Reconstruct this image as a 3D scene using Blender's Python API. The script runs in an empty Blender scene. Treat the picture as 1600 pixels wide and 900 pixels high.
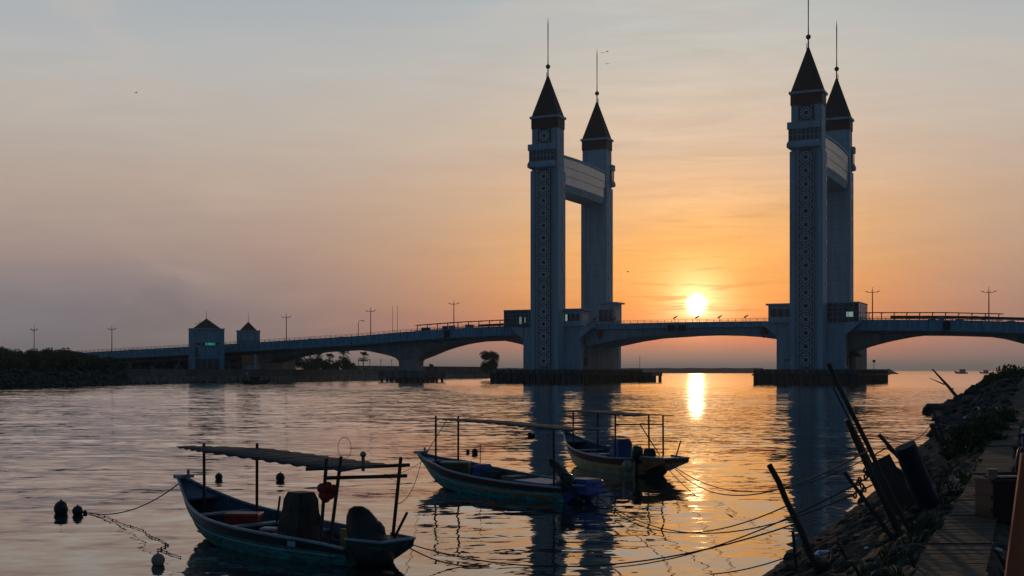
import bpy, bmesh, math, random
from math import radians as R, sin, cos, pi, atan2, sqrt, exp
from mathutils import Vector, Matrix, noise

# ------------------------------------------------------------------ camera, sky, sun, exposure
scn = bpy.context.scene
col = scn.collection
EYE = 3.6
HAZE = .00012
cam_d = bpy.data.cameras.new('camera')
cam = bpy.data.objects.new('camera', cam_d); col.objects.link(cam)
cam.location = (0, 0, EYE); cam.rotation_euler = (R(90), 0, 0)
cam_d.sensor_width = 36; cam_d.lens = 36 * 1950 / 1600.0
cam_d.shift_y = 129 / 1600.0
cam_d.clip_start = 0.2; cam_d.clip_end = 80000
scn.camera = cam
scn.view_settings.view_transform = 'Standard'
scn.view_settings.look = 'None'
scn.view_settings.gamma = 1
scn.view_settings.exposure = 0
scn.view_settings.use_curve_mapping = False

SUN = Vector((288 / 1950, 1, 103 / 1950)).normalized()
SUN_EL = math.asin(SUN.z); SUN_AZ = atan2(SUN.x, SUN.y)

def lin(r, g, b):
    f = lambda c: (c / 255 / 12.92) if c / 255 <= .04045 else ((c / 255 + .055) / 1.055) ** 2.4
    return (f(r), f(g), f(b), 1)

class NT:
    def __init__(s, tree): s.t = tree; s.n = tree.nodes; s.l = tree.links
    def node(s, typ, **kw):
        n = s.n.new(typ)
        for k, v in kw.items(): setattr(n, k, v)
        return n
    def put(s, sock, v):
        if v is None: return
        if hasattr(v, 'is_output'): s.l.new(v, sock)
        else: sock.default_value = v
    def math(s, op, a, b=None, c=None, clamp=False):
        n = s.node('ShaderNodeMath', operation=op); n.use_clamp = clamp
        s.put(n.inputs[0], a); s.put(n.inputs[1], b); s.put(n.inputs[2], c)
        return n.outputs[0]
    def vmath(s, op, a, b=None):
        n = s.node('ShaderNodeVectorMath', operation=op)
        s.put(n.inputs[0], a); s.put(n.inputs[1], b)
        return n.outputs['Value'] if op in ('DOT_PRODUCT', 'LENGTH') else n.outputs[0]
    def ramp(s, fac, stops, interp='EASE'):
        n = s.node('ShaderNodeValToRGB'); cr = n.color_ramp; cr.interpolation = interp
        while len(cr.elements) < len(stops): cr.elements.new(.5)
        for e, (p, c) in zip(cr.elements, stops): e.position = p; e.color = c
        s.put(n.inputs[0], fac); return n.outputs[0]
    def mix(s, fac, a, b, mode='MIX'):
        n = s.node('ShaderNodeMix', data_type='RGBA', blend_type=mode)
        s.put(n.inputs[0], fac); s.put(n.inputs[6], a); s.put(n.inputs[7], b)
        return n.outputs[2]
    def rng(s, v, a, b, c, d, t='LINEAR'):
        n = s.node('ShaderNodeMapRange', interpolation_type=t)
        s.put(n.inputs[0], v)
        for i, q in enumerate((a, b, c, d)): n.inputs[i + 1].default_value = q
        return n.outputs[0]
    def noise(s, vec, scale, detail=4, rough=.55, dist=0):
        n = s.node('ShaderNodeTexNoise'); s.put(n.inputs['Vector'], vec)
        n.inputs['Scale'].default_value = scale; n.inputs['Detail'].default_value = detail
        n.inputs['Roughness'].default_value = rough; n.inputs['Distortion'].default_value = dist
        return n.outputs['Fac']

world = bpy.data.worlds.new('World'); scn.world = world; world.use_nodes = True
world.node_tree.nodes.clear()
w = NT(world.node_tree)
tc = w.node('ShaderNodeTexCoord')
D = tc.outputs['Generated']
sep = w.node('ShaderNodeSeparateXYZ'); w.put(sep.inputs[0], D)
Z = sep.outputs[2]
hv = w.node('ShaderNodeCombineXYZ'); w.put(hv.inputs[0], sep.outputs[0]); w.put(hv.inputs[1], sep.outputs[1])
H = w.vmath('NORMALIZE', hv.outputs[0])
SH = Vector((SUN.x, SUN.y, 0)).normalized()
ca = w.vmath('DOT_PRODUCT', H, tuple(SH))
az = w.math('ARCCOSINE', w.math('MINIMUM', ca, .999999))
warm = w.math('EXPONENT', w.math('MULTIPLY', w.math('POWER', w.math('DIVIDE', az, R(12.2)), 2.0), -1.0))
zr = w.math('ABSOLUTE', Z)
# soft cloud warp of the elevation, so the colour bands of the high haze are not ruler straight
stretch = w.node('ShaderNodeMapping'); w.put(stretch.inputs[0], D); stretch.inputs['Scale'].default_value = (2.2, 2.2, 13)
n1 = w.noise(stretch.outputs[0], 1.6, 6, .58, .6)
zz = w.math('ADD', zr, w.math('MULTIPLY', w.math('SUBTRACT', n1, .5), .035))
zz = w.math('MULTIPLY', zz, 2.0)
S = lambda *a: [(p * 2, lin(*c)) for p, c in a]
far = w.ramp(zz, S((.0, (116, 122, 138)), (.02, (118, 120, 133)), (.045, (124, 121, 133)), (.068, (146, 134, 139)),
                   (.092, (168, 147, 143)), (.142, (190, 170, 158)), (.19, (195, 186, 177)), (.238, (191, 191, 190)),
                   (.285, (175, 184, 191)), (.38, (125, 143, 156)), (.5, (84, 104, 122))), 'LINEAR')
near = w.ramp(zz, S((.0, (165, 138, 142)), (.010, (172, 132, 132)), (.020, (218, 118, 104)), (.032, (242, 126, 80)), (.058, (249, 152, 74)),
                    (.09, (250, 174, 94)), (.12, (242, 184, 124)), (.15, (233, 192, 155)), (.19, (225, 201, 178)),
                    (.238, (206, 200, 190)), (.285, (193, 198, 197)), (.5, (95, 112, 128))), 'LINEAR')
sky = w.mix(warm, far, near)
# thin streaky cirrus
st2 = w.node('ShaderNodeMapping'); w.put(st2.inputs[0], D); st2.inputs['Scale'].default_value = (3.0, 3.0, 30)
st2.inputs['Rotation'].default_value = (0, R(4), 0)
n2 = w.noise(st2.outputs[0], 2.3, 8, .62, 1.1)
amp = w.math('MULTIPLY', w.rng(Z, .12, .26, 1, .45), w.math('ADD', .034, w.math('MULTIPLY', w.math('POWER', warm, 3.0), .11)))
streak = w.math('ADD', 1.0, w.math('MULTIPLY', w.rng(n2, .3, .7, -1, 1), amp))
st3 = w.node('ShaderNodeMapping'); w.put(st3.inputs[0], D); st3.inputs['Scale'].default_value = (1.6, 1.6, 5)
n3 = w.noise(st3.outputs[0], 2.6, 4, .5, .8)
sky = w.mix(w.rng(n3, .52, .75, 0, .14, 'SMOOTHSTEP'), sky, lin(168, 164, 168))
sky = w.mix(w.rng(n3, .46, .30, 0, .16, 'SMOOTHSTEP'), sky, lin(232, 205, 178))
cmb = w.node('ShaderNodeCombineXYZ')
for i in range(3): w.put(cmb.inputs[i], streak)
sky = w.mix(1.0, sky, cmb.outputs[0], 'MULTIPLY')
# low bank of blue-grey cumulus on the left horizon
cn = w.noise(D, 16, 6, .55, .2)
edge = w.math('ADD', .040, w.math('MULTIPLY', w.math('SUBTRACT', cn, .45), .09))
azx = w.math('ARCTAN2', sep.outputs[0], sep.outputs[1])
bump_az = w.math('EXPONENT', w.math('MULTIPLY', w.math('POWER', w.math('DIVIDE', w.math('ADD', azx, R(15.2)), R(3.4)), 2.0), -1.0))
top = w.math('ADD', w.math('MULTIPLY', edge, bump_az), w.math('MULTIPLY', bump_az, .016))
bank = w.rng(w.math('SUBTRACT', top, Z), -.004, .006, 0, .30, 'SMOOTHSTEP')
sky = w.mix(bank, sky, lin(108, 111, 120))
# higher sky and the half of the sky behind the viewer: blue dusk
up = w.rng(Z, .25, .75, 0, 1, 'SMOOTHSTEP')
back = w.rng(ca, .84, -.05, 0, 1, 'SMOOTHSTEP')
dusk = w.ramp(w.math('ABSOLUTE', Z), [(0, (.030, .050, .084, 1)), (.3, (.030, .066, .112, 1)), (1, (.028, .070, .125, 1))])
m = w.math('SUBTRACT', 1.0, w.math('MULTIPLY', w.math('SUBTRACT', 1.0, up), w.math('SUBTRACT', 1.0, back)))
sky = w.mix(m, sky, dusk)
# glow round the sun and its veiled disc
sd = w.vmath('DOT_PRODUCT', D, tuple(SUN))
ang = w.math('ARCCOSINE', w.math('MINIMUM', sd, .9999999))
g1 = w.math('EXPONENT', w.math('MULTIPLY', w.math('DIVIDE', ang, R(.78)), -1.0))
lowcut = w.rng(Z, .012, .048, .0, 1, 'SMOOTHSTEP')
g1 = w.math('MULTIPLY', g1, w.math('ADD', w.math('MULTIPLY', lowcut, .8), .2))
g2 = w.math('EXPONENT', w.math('MULTIPLY', w.math('POWER', w.math('DIVIDE', ang, R(5.0)), 1.4), -1.0))
g2 = w.math('MULTIPLY', g2, lowcut)
disc = w.rng(ang, R(.15), R(.62), 1, 0, 'SMOOTHSTEP')
def scaled(c, f):
    n = w.node('ShaderNodeVectorMath', operation='SCALE'); n.inputs[0].default_value = c; w.put(n.inputs[3], f); return n.outputs[0]
tot = w.vmath('ADD', scaled((3.2, 2.2, 1.15), g1), scaled((.30, .11, .0), g2))
tot = w.vmath('ADD', tot, scaled((7, 5.2, 3.0), disc))
cutn = w.rng(n2, .35, .6, .8, 1.05)
st4 = w.node('ShaderNodeMapping'); w.put(st4.inputs[0], D); st4.inputs['Scale'].default_value = (9, 9, 150)
veil = w.rng(w.noise(st4.outputs[0], 2.0, 5, .6, .8), .50, .66, 1, .35, 'SMOOTHSTEP')
tot = w.vmath('MULTIPLY', tot, scaled((1, 1, 1), w.rng(veil, 0, 1, 0, 1)))
sky = w.vmath('ADD', sky, tot)
nish = w.node('ShaderNodeTexSky', sky_type='NISHITA'); nish.sun_disc = False
nish.sun_elevation = SUN_EL; nish.sun_rotation = SUN_AZ
bg = w.node('ShaderNodeBackground'); w.put(bg.inputs[0], sky); bg.inputs[1].default_value = 1.0
bg2 = w.node('ShaderNodeBackground'); w.put(bg2.inputs[0], nish.outputs[0]); bg2.inputs[1].default_value = .06
mx = w.node('ShaderNodeMixShader'); mx.inputs[0].default_value = .10
w.l.new(bg.outputs[0], mx.inputs[1]); w.l.new(bg2.outputs[0], mx.inputs[2])
wo = w.node('ShaderNodeOutputWorld'); w.l.new(mx.outputs[0], wo.inputs[0])

sl = bpy.data.lights.new('sun', 'SUN'); sl.energy = .8; sl.angle = R(.6); sl.color = (1, .62, .3)
so = bpy.data.objects.new('sun', sl); col.objects.link(so)
so.rotation_euler = SUN.to_track_quat('Z', 'Y').to_euler()

# ------------------------------------------------------------------ helpers
rnd = random.Random(7)

def mat(name, c, rough=.6, metal=0, var=0, vscale=3, bump=0, bscale=20, spec=.5, emit=None, c2=None, stretch=None, detail=5):
    m = bpy.data.materials.new(name); m.use_nodes = True
    t = NT(m.node_tree); b = t.n['Principled BSDF']
    b.inputs['Roughness'].default_value = rough; b.inputs['Metallic'].default_value = metal
    b.inputs['Specular IOR Level'].default_value = spec
    c = tuple(c) + (1,) if len(c) == 3 else c
    b.inputs['Base Color'].default_value = c
    if var or bump or c2:
        co = t.node('ShaderNodeTexCoord').outputs['Object']
        if stretch:
            mp = t.node('ShaderNodeMapping'); t.put(mp.inputs[0], co); mp.inputs['Scale'].default_value = stretch; co = mp.outputs[0]
    if var or c2:
        n = t.noise(co, vscale, detail, .6)
        a = tuple(x * (1 - var) for x in c[:3]) + (1,)
        d = (tuple(c2) + (1,)) if c2 else tuple(min(1, x * (1 + var)) for x in c[:3]) + (1,)
        t.l.new(t.ramp(n, [(.3, a), (.7, d)]), b.inputs['Base Color'])
    if bump:
        n = t.noise(co, bscale, 6, .6)
        bn = t.node('ShaderNodeBump'); bn.inputs['Strength'].default_value = bump; bn.inputs['Distance'].default_value = .05
        t.put(bn.inputs['Height'], n); t.l.new(bn.outputs[0], b.inputs['Normal'])
    if emit: b.inputs['Emission Color'].default_value = tuple(emit[:3]) + (1,); b.inputs['Emission Strength'].default_value = emit[3]
    return m

class MB:
    def __init__(s): s.v = []; s.f = []; s.m = []
    def add(s, vs, fs, mi=0):
        o = len(s.v); s.v += [tuple(x) for x in vs]; s.f += [tuple(i + o for i in f) for f in fs]; s.m += [mi] * len(fs); return s
    def box(s, x0, x1, y0, y1, z0, z1, mi=0):
        v = [(x0, y0, z0), (x1, y0, z0), (x1, y1, z0), (x0, y1, z0), (x0, y0, z1), (x1, y0, z1), (x1, y1, z1), (x0, y1, z1)]
        return s.add(v, [(3, 2, 1, 0), (4, 5, 6, 7), (0, 1, 5, 4), (1, 2, 6, 5), (2, 3, 7, 6), (3, 0, 4, 7)], mi)
    def frustum(s, x0, x1, y0, y1, z0, X0, X1, Y0, Y1, z1, mi=0):
        v = [(x0, y0, z0), (x1, y0, z0), (x1, y1, z0), (x0, y1, z0), (X0, Y0, z1), (X1, Y0, z1), (X1, Y1, z1), (X0, Y1, z1)]
        return s.add(v, [(3, 2, 1, 0), (4, 5, 6, 7), (0, 1, 5, 4), (1, 2, 6, 5), (2, 3, 7, 6), (3, 0, 4, 7)], mi)
    def tube(s, pts, r, n=8, mi=0, cap=True, r2=None):
        pts = [Vector(p) for p in pts]; k = len(pts); base = len(s.v); up = None
        for i, p in enumerate(pts):
            d = (pts[min(i + 1, k - 1)] - pts[max(i - 1, 0)])
            if d.length < 1e-9: d = Vector((0, 0, 1))
            d.normalize()
            if up is None: up = Vector((0, 0, 1)) if abs(d.z) < .9 else Vector((1, 0, 0))
            a = d.cross(up).normalized(); b = a.cross(d).normalized(); up = b
            rr = (r[i] if isinstance(r, (list, tuple)) else (r if r2 is None else r + (r2 - r) * i / (k - 1)))
            for j in range(n):
                t = 2 * pi * j / n; s.v.append(tuple(p + a * cos(t) * rr + b * sin(t) * rr))
        for i in range(k - 1):
            for j in range(n):
                s.f.append((base + i * n + j, base + i * n + (j + 1) % n, base + (i + 1) * n + (j + 1) % n, base + (i + 1) * n + j)); s.m.append(mi)
        if cap:
            s.f.append(tuple(base + j for j in range(n))[::-1]); s.m.append(mi)
            s.f.append(tuple(base + (k - 1) * n + j for j in range(n))); s.m.append(mi)
        return s
    def lathe(s, prof, n=16, c=(0, 0, 0), mi=0):
        base = len(s.v)
        for r, z in prof:
            for j in range(n):
                t = 2 * pi * j / n; s.v.append((c[0] + r * cos(t), c[1] + r * sin(t), c[2] + z))
        for i in range(len(prof) - 1):
            for j in range(n):
                s.f.append((base + i * n + j, base + i * n + (j + 1) % n, base + (i + 1) * n + (j + 1) % n, base + (i + 1) * n + j)); s.m.append(mi)
        s.f.append(tuple(base + j for j in range(n))[::-1]); s.m.append(mi)
        s.f.append(tuple(base + (len(prof) - 1) * n + j for j in range(n))); s.m.append(mi)
        return s
    def ball(s, c, r, n=16, mi=0, sq=1):
        return s.lathe([(r * max(.02, sin(pi * i / 10)), -r * sq * cos(pi * i / 10)) for i in range(11)], n, c, mi)
    def loft(s, secs, mi=0, closed=True, caps=True, mis=None):
        base = len(s.v); n = len(secs[0])
        for q in secs: s.v += [tuple(p) for p in q]
        for i in range(len(secs) - 1):
            for j in range(n if closed else n - 1):
                s.f.append((base + i * n + j, base + i * n + (j + 1) % n, base + (i + 1) * n + (j + 1) % n, base + (i + 1) * n + j))
                s.m.append(mis[j] if mis else mi)
        if caps and closed:
            s.f.append(tuple(base + j for j in range(n))[::-1]); s.m.append(mi)
            s.f.append(tuple(base + (len(secs) - 1) * n + j for j in range(n))); s.m.append(mi)
        return s
    def build(s, name, mats, parent=None, loc=(0, 0, 0), rz=0, smooth=False, bevel=0, rot=None):
        me = bpy.data.meshes.new(name); me.from_pydata(s.v, [], s.f)
        if not isinstance(mats, (list, tuple)): mats = [mats]
        for m in mats: me.materials.append(m)
        if any(s.m): me.polygons.foreach_set('material_index', s.m)
        bm = bmesh.new(); bm.from_mesh(me); bmesh.ops.recalc_face_normals(bm, faces=bm.faces); bm.to_mesh(me); bm.free()
        if smooth: me.polygons.foreach_set('use_smooth', [True] * len(me.polygons))
        me.update()
        o = bpy.data.objects.new(name, me); col.objects.link(o)
        o.location = loc; o.rotation_euler = rot if rot else (0, 0, rz)
        if parent: o.parent = parent
        if bevel:
            b = o.modifiers.new('bevel', 'BEVEL'); b.width = bevel; b.segments = 2; b.limit_method = 'ANGLE'
        return o

def tag(o, label=None, cat=None, group=None, kind=None):
    if label: o['label'] = label
    if cat: o['category'] = cat
    if group: o['group'] = group
    if kind: o['kind'] = kind
    return o
def thing(name, label, cat, loc=(0, 0, 0), rz=0, group=None, rot=None):
    o = bpy.data.objects.new(name, None); col.objects.link(o); o.empty_display_size = .2
    o.location = loc; o.rotation_euler = rot if rot else (0, 0, rz)
    return tag(o, label, cat, group)
KIDS = {}
def copy_tree(o, loc, rz=None, label=None, parent=None, scale=None):
    c = o.copy(); col.objects.link(c); c.parent = parent
    if parent is None:
        c.location = loc
        if rz is not None: c.rotation_euler = (0, 0, rz)
        if label: c['label'] = label
        if scale: c.scale = (scale,) * 3 if not isinstance(scale, tuple) else scale
    for ch in [x for x in bpy.data.objects if x.parent == o and x.name not in ()]: copy_tree(ch, None, parent=c)
    return c

def at(px, py, d): return Vector(((px - 800) * d / 1950, d, EYE - (py - 579) * d / 1950))
def sag(a, b, s, n=16):
    a = Vector(a); b = Vector(b)
    return [a.lerp(b, i / n) - Vector((0, 0, s * 4 * (i / n) * (1 - i / n))) for i in range(n + 1)]

# ------------------------------------------------------------------ materials
M = {}
M['conc'] = mat('pale_painted_concrete', (.34, .45, .54), .7, var=.16, vscale=.7, bump=.2, bscale=3, stretch=(1, 1, .10), detail=8)
M['conc2'] = mat('grey_concrete', (.30, .31, .31), .85, var=.3, vscale=.35, bump=.3, bscale=2, stretch=(1, 1, .15), detail=8)
M['fascia'] = mat('blue_fascia_paint', (.15, .34, .47), .5, var=.25, vscale=1.2, stretch=(1, 1, .25), detail=7)
M['conc_dark'] = mat('stained_concrete', (.14, .13, .12), .9, var=.5, vscale=.7, bump=.5, bscale=2, stretch=(1, 1, .35))
M['roof'] = mat('dark_brown_roof', (.055, .035, .032), .6, var=.3, vscale=1)
M['band'] = mat('brown_band', (.10, .042, .035), .7, var=.2)
M['steel'] = mat('dark_steel', (.03, .032, .035), .7, 0)
M['galv'] = mat('galvanised', (.14, .145, .15), .7, 0)
M['glassd'] = mat('dark_glass', (.02, .035, .045), .08, 0, spec=.8)
M['lattice'] = mat('lattice_white', (.62, .68, .74), .6)
M['lattback'] = mat('lattice_dark_backing', (.018, .024, .032), .7)  # one even dark tone: lattice backing, also doors, vents, joints and signs
M['lit'] = mat('lit_teal_window', (.05, .2, .18), .4, emit=(.02, .30, .25, .55))
M['lit2'] = mat('lit_pale_window', (.2, .25, .2), .4, emit=(.25, .38, .30, .7))
M['orange_wall'] = mat('orange_kiosk_wall', (.5, .17, .06), .8, var=.2)  # plain orange base colour with slight random variation, no emission
M['asph'] = mat('asphalt', (.05, .05, .05), .9, var=.2)
M['leaf'] = mat('leaf_green', (.035, .075, .022), .7, var=.5, vscale=.4, c2=(.075, .12, .03))
M['leaf2'] = mat('leaf_dark_green', (.03, .07, .022), .65, var=.45, vscale=3)
M['bark'] = mat('bark', (.08, .06, .045), .9, var=.3, bump=.5)
M['rock'] = mat('riprap_rock', (.045, .047, .045), .9, var=.5, vscale=.8, bump=.6, bscale=5)
M['rust'] = mat('rust_red', (.3, .06, .03), .8)

# wood / boat materials
M['wood'] = mat('weathered_wood', (.07, .05, .038), .8, var=.35, vscale=6, bump=.4, bscale=30, stretch=(1, 1, .15))
M['black'] = mat('black_rubber', (.012, .013, .015), .5, var=.2)
M['cowl'] = mat('black_cowling', (.015, .017, .02), .28)
M['tarp_black'] = mat('black_tarp', (.012, .017, .02), .55, bump=.5, bscale=7)
M['tarp_blue'] = mat('blue_tarp', (.02, .09, .30), .5, bump=.6, bscale=7, var=.2)
M['canvas'] = mat('grey_canvas', (.042, .044, .047), .9, var=.35, vscale=5, bump=.3, bscale=12)
M['hteal'] = mat('teal_hull_paint', (.045, .23, .22), .6, spec=.2, var=.5, vscale=9, stretch=(.5, .5, 1.6), detail=9, bump=.12, bscale=14)
M['hteal2'] = mat('turquoise_hull_paint', (.03, .33, .33), .6, spec=.2, var=.5, vscale=9, stretch=(.5, .5, 1.6), detail=9, bump=.12, bscale=14)
M['hbrown'] = mat('red_brown_paint', (.24, .085, .025), .45, var=.25, vscale=4)
M['horange'] = mat('orange_paint', (.45, .14, .02), .45, var=.2)
M['hyellow'] = mat('yellow_paint', (.42, .27, .05), .45, var=.25)
M['hgreen'] = mat('dark_green_paint', (.02, .075, .07), .6, spec=.2, var=.5, vscale=9, stretch=(.5, .5, 1.6), detail=9, bump=.12, bscale=14)
M['hcream'] = mat('cream_paint', (.36, .32, .22), .5, var=.25, vscale=3)
M['hbottom'] = mat('dark_red_antifouling', (.09, .018, .012), .6, var=.3)
M['hdark'] = mat('blackish_green_bottom', (.014, .025, .024), .5, var=.3)
M['hblue'] = mat('blue_inner_paint', (.025, .075, .15), .5, var=.25, vscale=4)
M['hblue2'] = mat('bright_blue_paint', (.015, .065, .26), .4, var=.15)
M['rim'] = mat('pale_gunwale_paint', (.30, .38, .44), .45, var=.15, vscale=8)
M['red'] = mat('red_plastic', (.38, .03, .02), .45, var=.15)
M['olive'] = mat('olive_box_paint', (.13, .11, .035), .6, var=.2)
M['white'] = mat('white_plastic', (.7, .7, .68), .5, var=.1)
M['rope'] = mat('rope', (.06, .055, .05), .9)
M['ropeblue'] = mat('blue_rope', (.03, .10, .22), .9)
M['dull'] = mat('dull_dark_paint', (.02, .03, .028), .95, spec=.05)
M['buoy'] = mat('dark_buoy', (.018, .018, .02), .4)
M['buoyp'] = mat('pale_buoy', (.32, .24, .18), .5, var=.3, vscale=5)
M['drum'] = mat('blue_drum_plastic', (.005, .011, .032), .7, var=.2)

# ------------------------------------------------------------------ water
m = bpy.data.materials.new('water'); m.use_nodes = True
t = NT(m.node_tree); b = t.n['Principled BSDF']
b.inputs['Base Color'].default_value = (.010, .026, .030, 1)
b.inputs['Roughness'].default_value = .035
b.inputs['IOR'].default_value = 1.7
b.inputs['Specular IOR Level'].default_value = .6
co = t.node('ShaderNodeTexCoord').outputs['Object']
def wv(sx, sy, scale, det, dist=0, rz=0, colr=True):
    mp = t.node('ShaderNodeMapping'); t.put(mp.inputs[0], co); mp.inputs['Scale'].default_value = (sx, sy, 1)
    mp.inputs['Rotation'].default_value = (0, 0, rz)
    n = t.node('ShaderNodeTexNoise'); t.put(n.inputs['Vector'], mp.outputs[0])
    n.inputs['Scale'].default_value = scale; n.inputs['Detail'].default_value = det; n.inputs['Roughness'].default_value = .5; n.inputs['Distortion'].default_value = dist
    if not colr: return n.outputs['Fac']
    return t.vmath('SUBTRACT', n.outputs['Color'], (.5, .5, .5))
def sc(v, f):
    n = t.node('ShaderNodeVectorMath', operation='SCALE'); t.put(n.inputs[0], v); t.put(n.inputs[3], f); return n.outputs[0]
a1 = wv(.55, 1.0, 3.0, 2, .5, R(9))        # ripples ~0.3 m
a2 = wv(.45, 1.0, .95, 2, .8, R(-11))      # wavelets ~1 m
a4 = wv(.38, 1.0, .30, 2, .8, R(8))        # 3-4 m waves
a3 = wv(.35, 1.0, .08, 2, .5, R(-4))       # slow swell
patch = t.rng(wv(.30, 1.0, .05, 3, .5, R(5), False), .36, .62, .62, 1.12, 'SMOOTHSTEP')  # calm and rippled patches
sy_ = t.node('ShaderNodeSeparateXYZ'); t.put(sy_.inputs[0], co)
shel = t.rng(sy_.outputs[1], 18, 75, .50, 1.0, 'SMOOTHSTEP')       # water is calmer close to the bank
tot = t.vmath('ADD', sc(sc(a1, .24), t.math('MULTIPLY', patch, shel)), sc(sc(a2, .25), t.math('MULTIPLY', patch, shel)))
tot = t.vmath('ADD', tot, sc(sc(a4, .09), shel)); tot = t.vmath('ADD', tot, sc(a3, .03))
# out in the river only the wavelet faces turned to the bank are seen; the far sides hide behind crests
sp = t.node('ShaderNodeSeparateXYZ'); t.put(sp.inputs[0], tot)
ky = t.rng(sy_.outputs[1], 22, 70, .9, .10, 'SMOOTHSTEP')
yy = t.math('ADD', t.math('MINIMUM', sp.outputs[1], 0.0), t.math('MULTIPLY', t.math('MAXIMUM', sp.outputs[1], 0.0), ky))
cx = t.node('ShaderNodeCombineXYZ'); t.put(cx.inputs[0], t.math('MULTIPLY', sp.outputs[0], .55)); t.put(cx.inputs[1], t.math('SUBTRACT', yy, t.rng(sy_.outputs[1], 40, 180, 0, .021, 'SMOOTHSTEP'))); tot = cx.outputs[0]
nrm = t.vmath('NORMALIZE', t.vmath('ADD', tot, (0, 0, 1)))
class _B: outputs = [nrm]
bn = _B
gl = t.node('ShaderNodeBsdfGlossy'); gl.inputs['Roughness'].default_value = .03; gl.inputs['Color'].default_value = (.95, .95, .95, 1); t.l.new(bn.outputs[0], gl.inputs['Normal'])
df = t.node('ShaderNodeBsdfDiffuse'); df.inputs['Color'].default_value = (.012, .030, .032, 1)
fr = t.node('ShaderNodeFresnel'); fr.inputs['IOR'].default_value = 1.4
ms_ = t.node('ShaderNodeMixShader'); t.put(ms_.inputs[0], t.math('ADD', t.math('MULTIPLY', fr.outputs[0], .86), .18, clamp=True))
t.l.new(df.outputs[0], ms_.inputs[1]); t.l.new(gl.outputs[0], ms_.inputs[2])
t.l.new(ms_.outputs[0], [n_ for n_ in t.n if n_.type == 'OUTPUT_MATERIAL'][0].inputs['Surface']); t.n.remove(b)
M['water'] = m
q = MB()
q.add([(-30000, -60, 0), (30000, -60, 0), (30000, 40000, 0), (-30000, 40000, 0)], [(0, 1, 2, 3)])
tag(q.build('water', M['water']), 'calm rippled water of the estuary reflecting the sunset', kind='structure')

# ------------------------------------------------------------------ bridge frame
UX, UY, VX, VY = .9036, -.4284, .4284, .9036
OX, OY = 53.3, 367.7
TH = atan2(UY, UX)
def BW(u, v, z): return (OX + u * UX + v * VX, OY + u * UY + v * VY, z)
def interp(tab, x):
    if x <= tab[0][0]: return tab[0][1]
    for (a, va), (b_, vb) in zip(tab, tab[1:]):
        if x <= b_: return va + (vb - va) * (x - a) / (b_ - a)
    return tab[-1][1]
TOPT = [(-260, 8.4), (-219, 10.1), (-203, 10.7), (-180, 11.5), (-160, 12.35), (-107, 14.55), (-92, 15.5), (-72, 16.5), (-54, 16.95), (0, 17.2),
        (54, 16.95), (72, 16.6), (92, 15.7), (107, 14.7), (170, 11.9)]
def ztop(s): return interp(TOPT, s)

# ------------------------------------------------------------------ towers
def lattice_mesh(w_, z0, z1, y, mb, step=None):
    k = max(1, round((z1 - z0) / w_)); st = (z1 - z0) / k
    def bar(p, q2, wd=.10):
        a = Vector((p[0], 0, p[1])); b_ = Vector((q2[0], 0, q2[1])); d = (b_ - a)
        if d.length < 1e-6: return
        d.normalize(); n_ = Vector((-d.z, 0, d.x)) * wd / 2
        P = [a + n_, b_ + n_, b_ - n_, a - n_]
        mb.add([(p_.x, y, p_.z) for p_ in P] + [(p_.x, y - .09, p_.z) for p_ in P],
               [(0, 1, 2, 3), (7, 6, 5, 4), (0, 4, 5, 1), (1, 5, 6, 2), (2, 6, 7, 3), (3, 7, 4, 0)])
    for i in range(k):
        cz = z0 + st * (i + .5); hw = w_ / 2
        for rr, wd in ((.46, .19), (.25, .19)):
            n_ = 8
            for j in range(n_):
                t0 = 2 * pi * (j + .5) / n_; t1 = 2 * pi * (j + 1.5) / n_
                bar((rr * w_ * cos(t0), cz + rr * w_ * sin(t0)), (rr * w_ * cos(t1), cz + rr * w_ * sin(t1)), wd)
        for j in range(8):
            t0 = 2 * pi * (j + .5) / 8; t1 = 2 * pi * (j + 3.5) / 8
            bar((.46 * w_ * cos(t0), cz + .46 * w_ * sin(t0)), (.46 * w_ * cos(t1), cz + .46 * w_ * sin(t1)), .10)
        for sx in (-1, 1):
            for sz in (-1, 1):
                bar((sx * hw * .64, cz + sz * st / 2), (sx * hw, cz + sz * st / 2 * .64), .09)
                bar((sx * .33 * w_, cz + sz * .33 * w_), (sx * hw, cz + sz * st / 2), .08)
        bar((-hw, cz - st / 2), (hw, cz - st / 2), .07)

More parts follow.
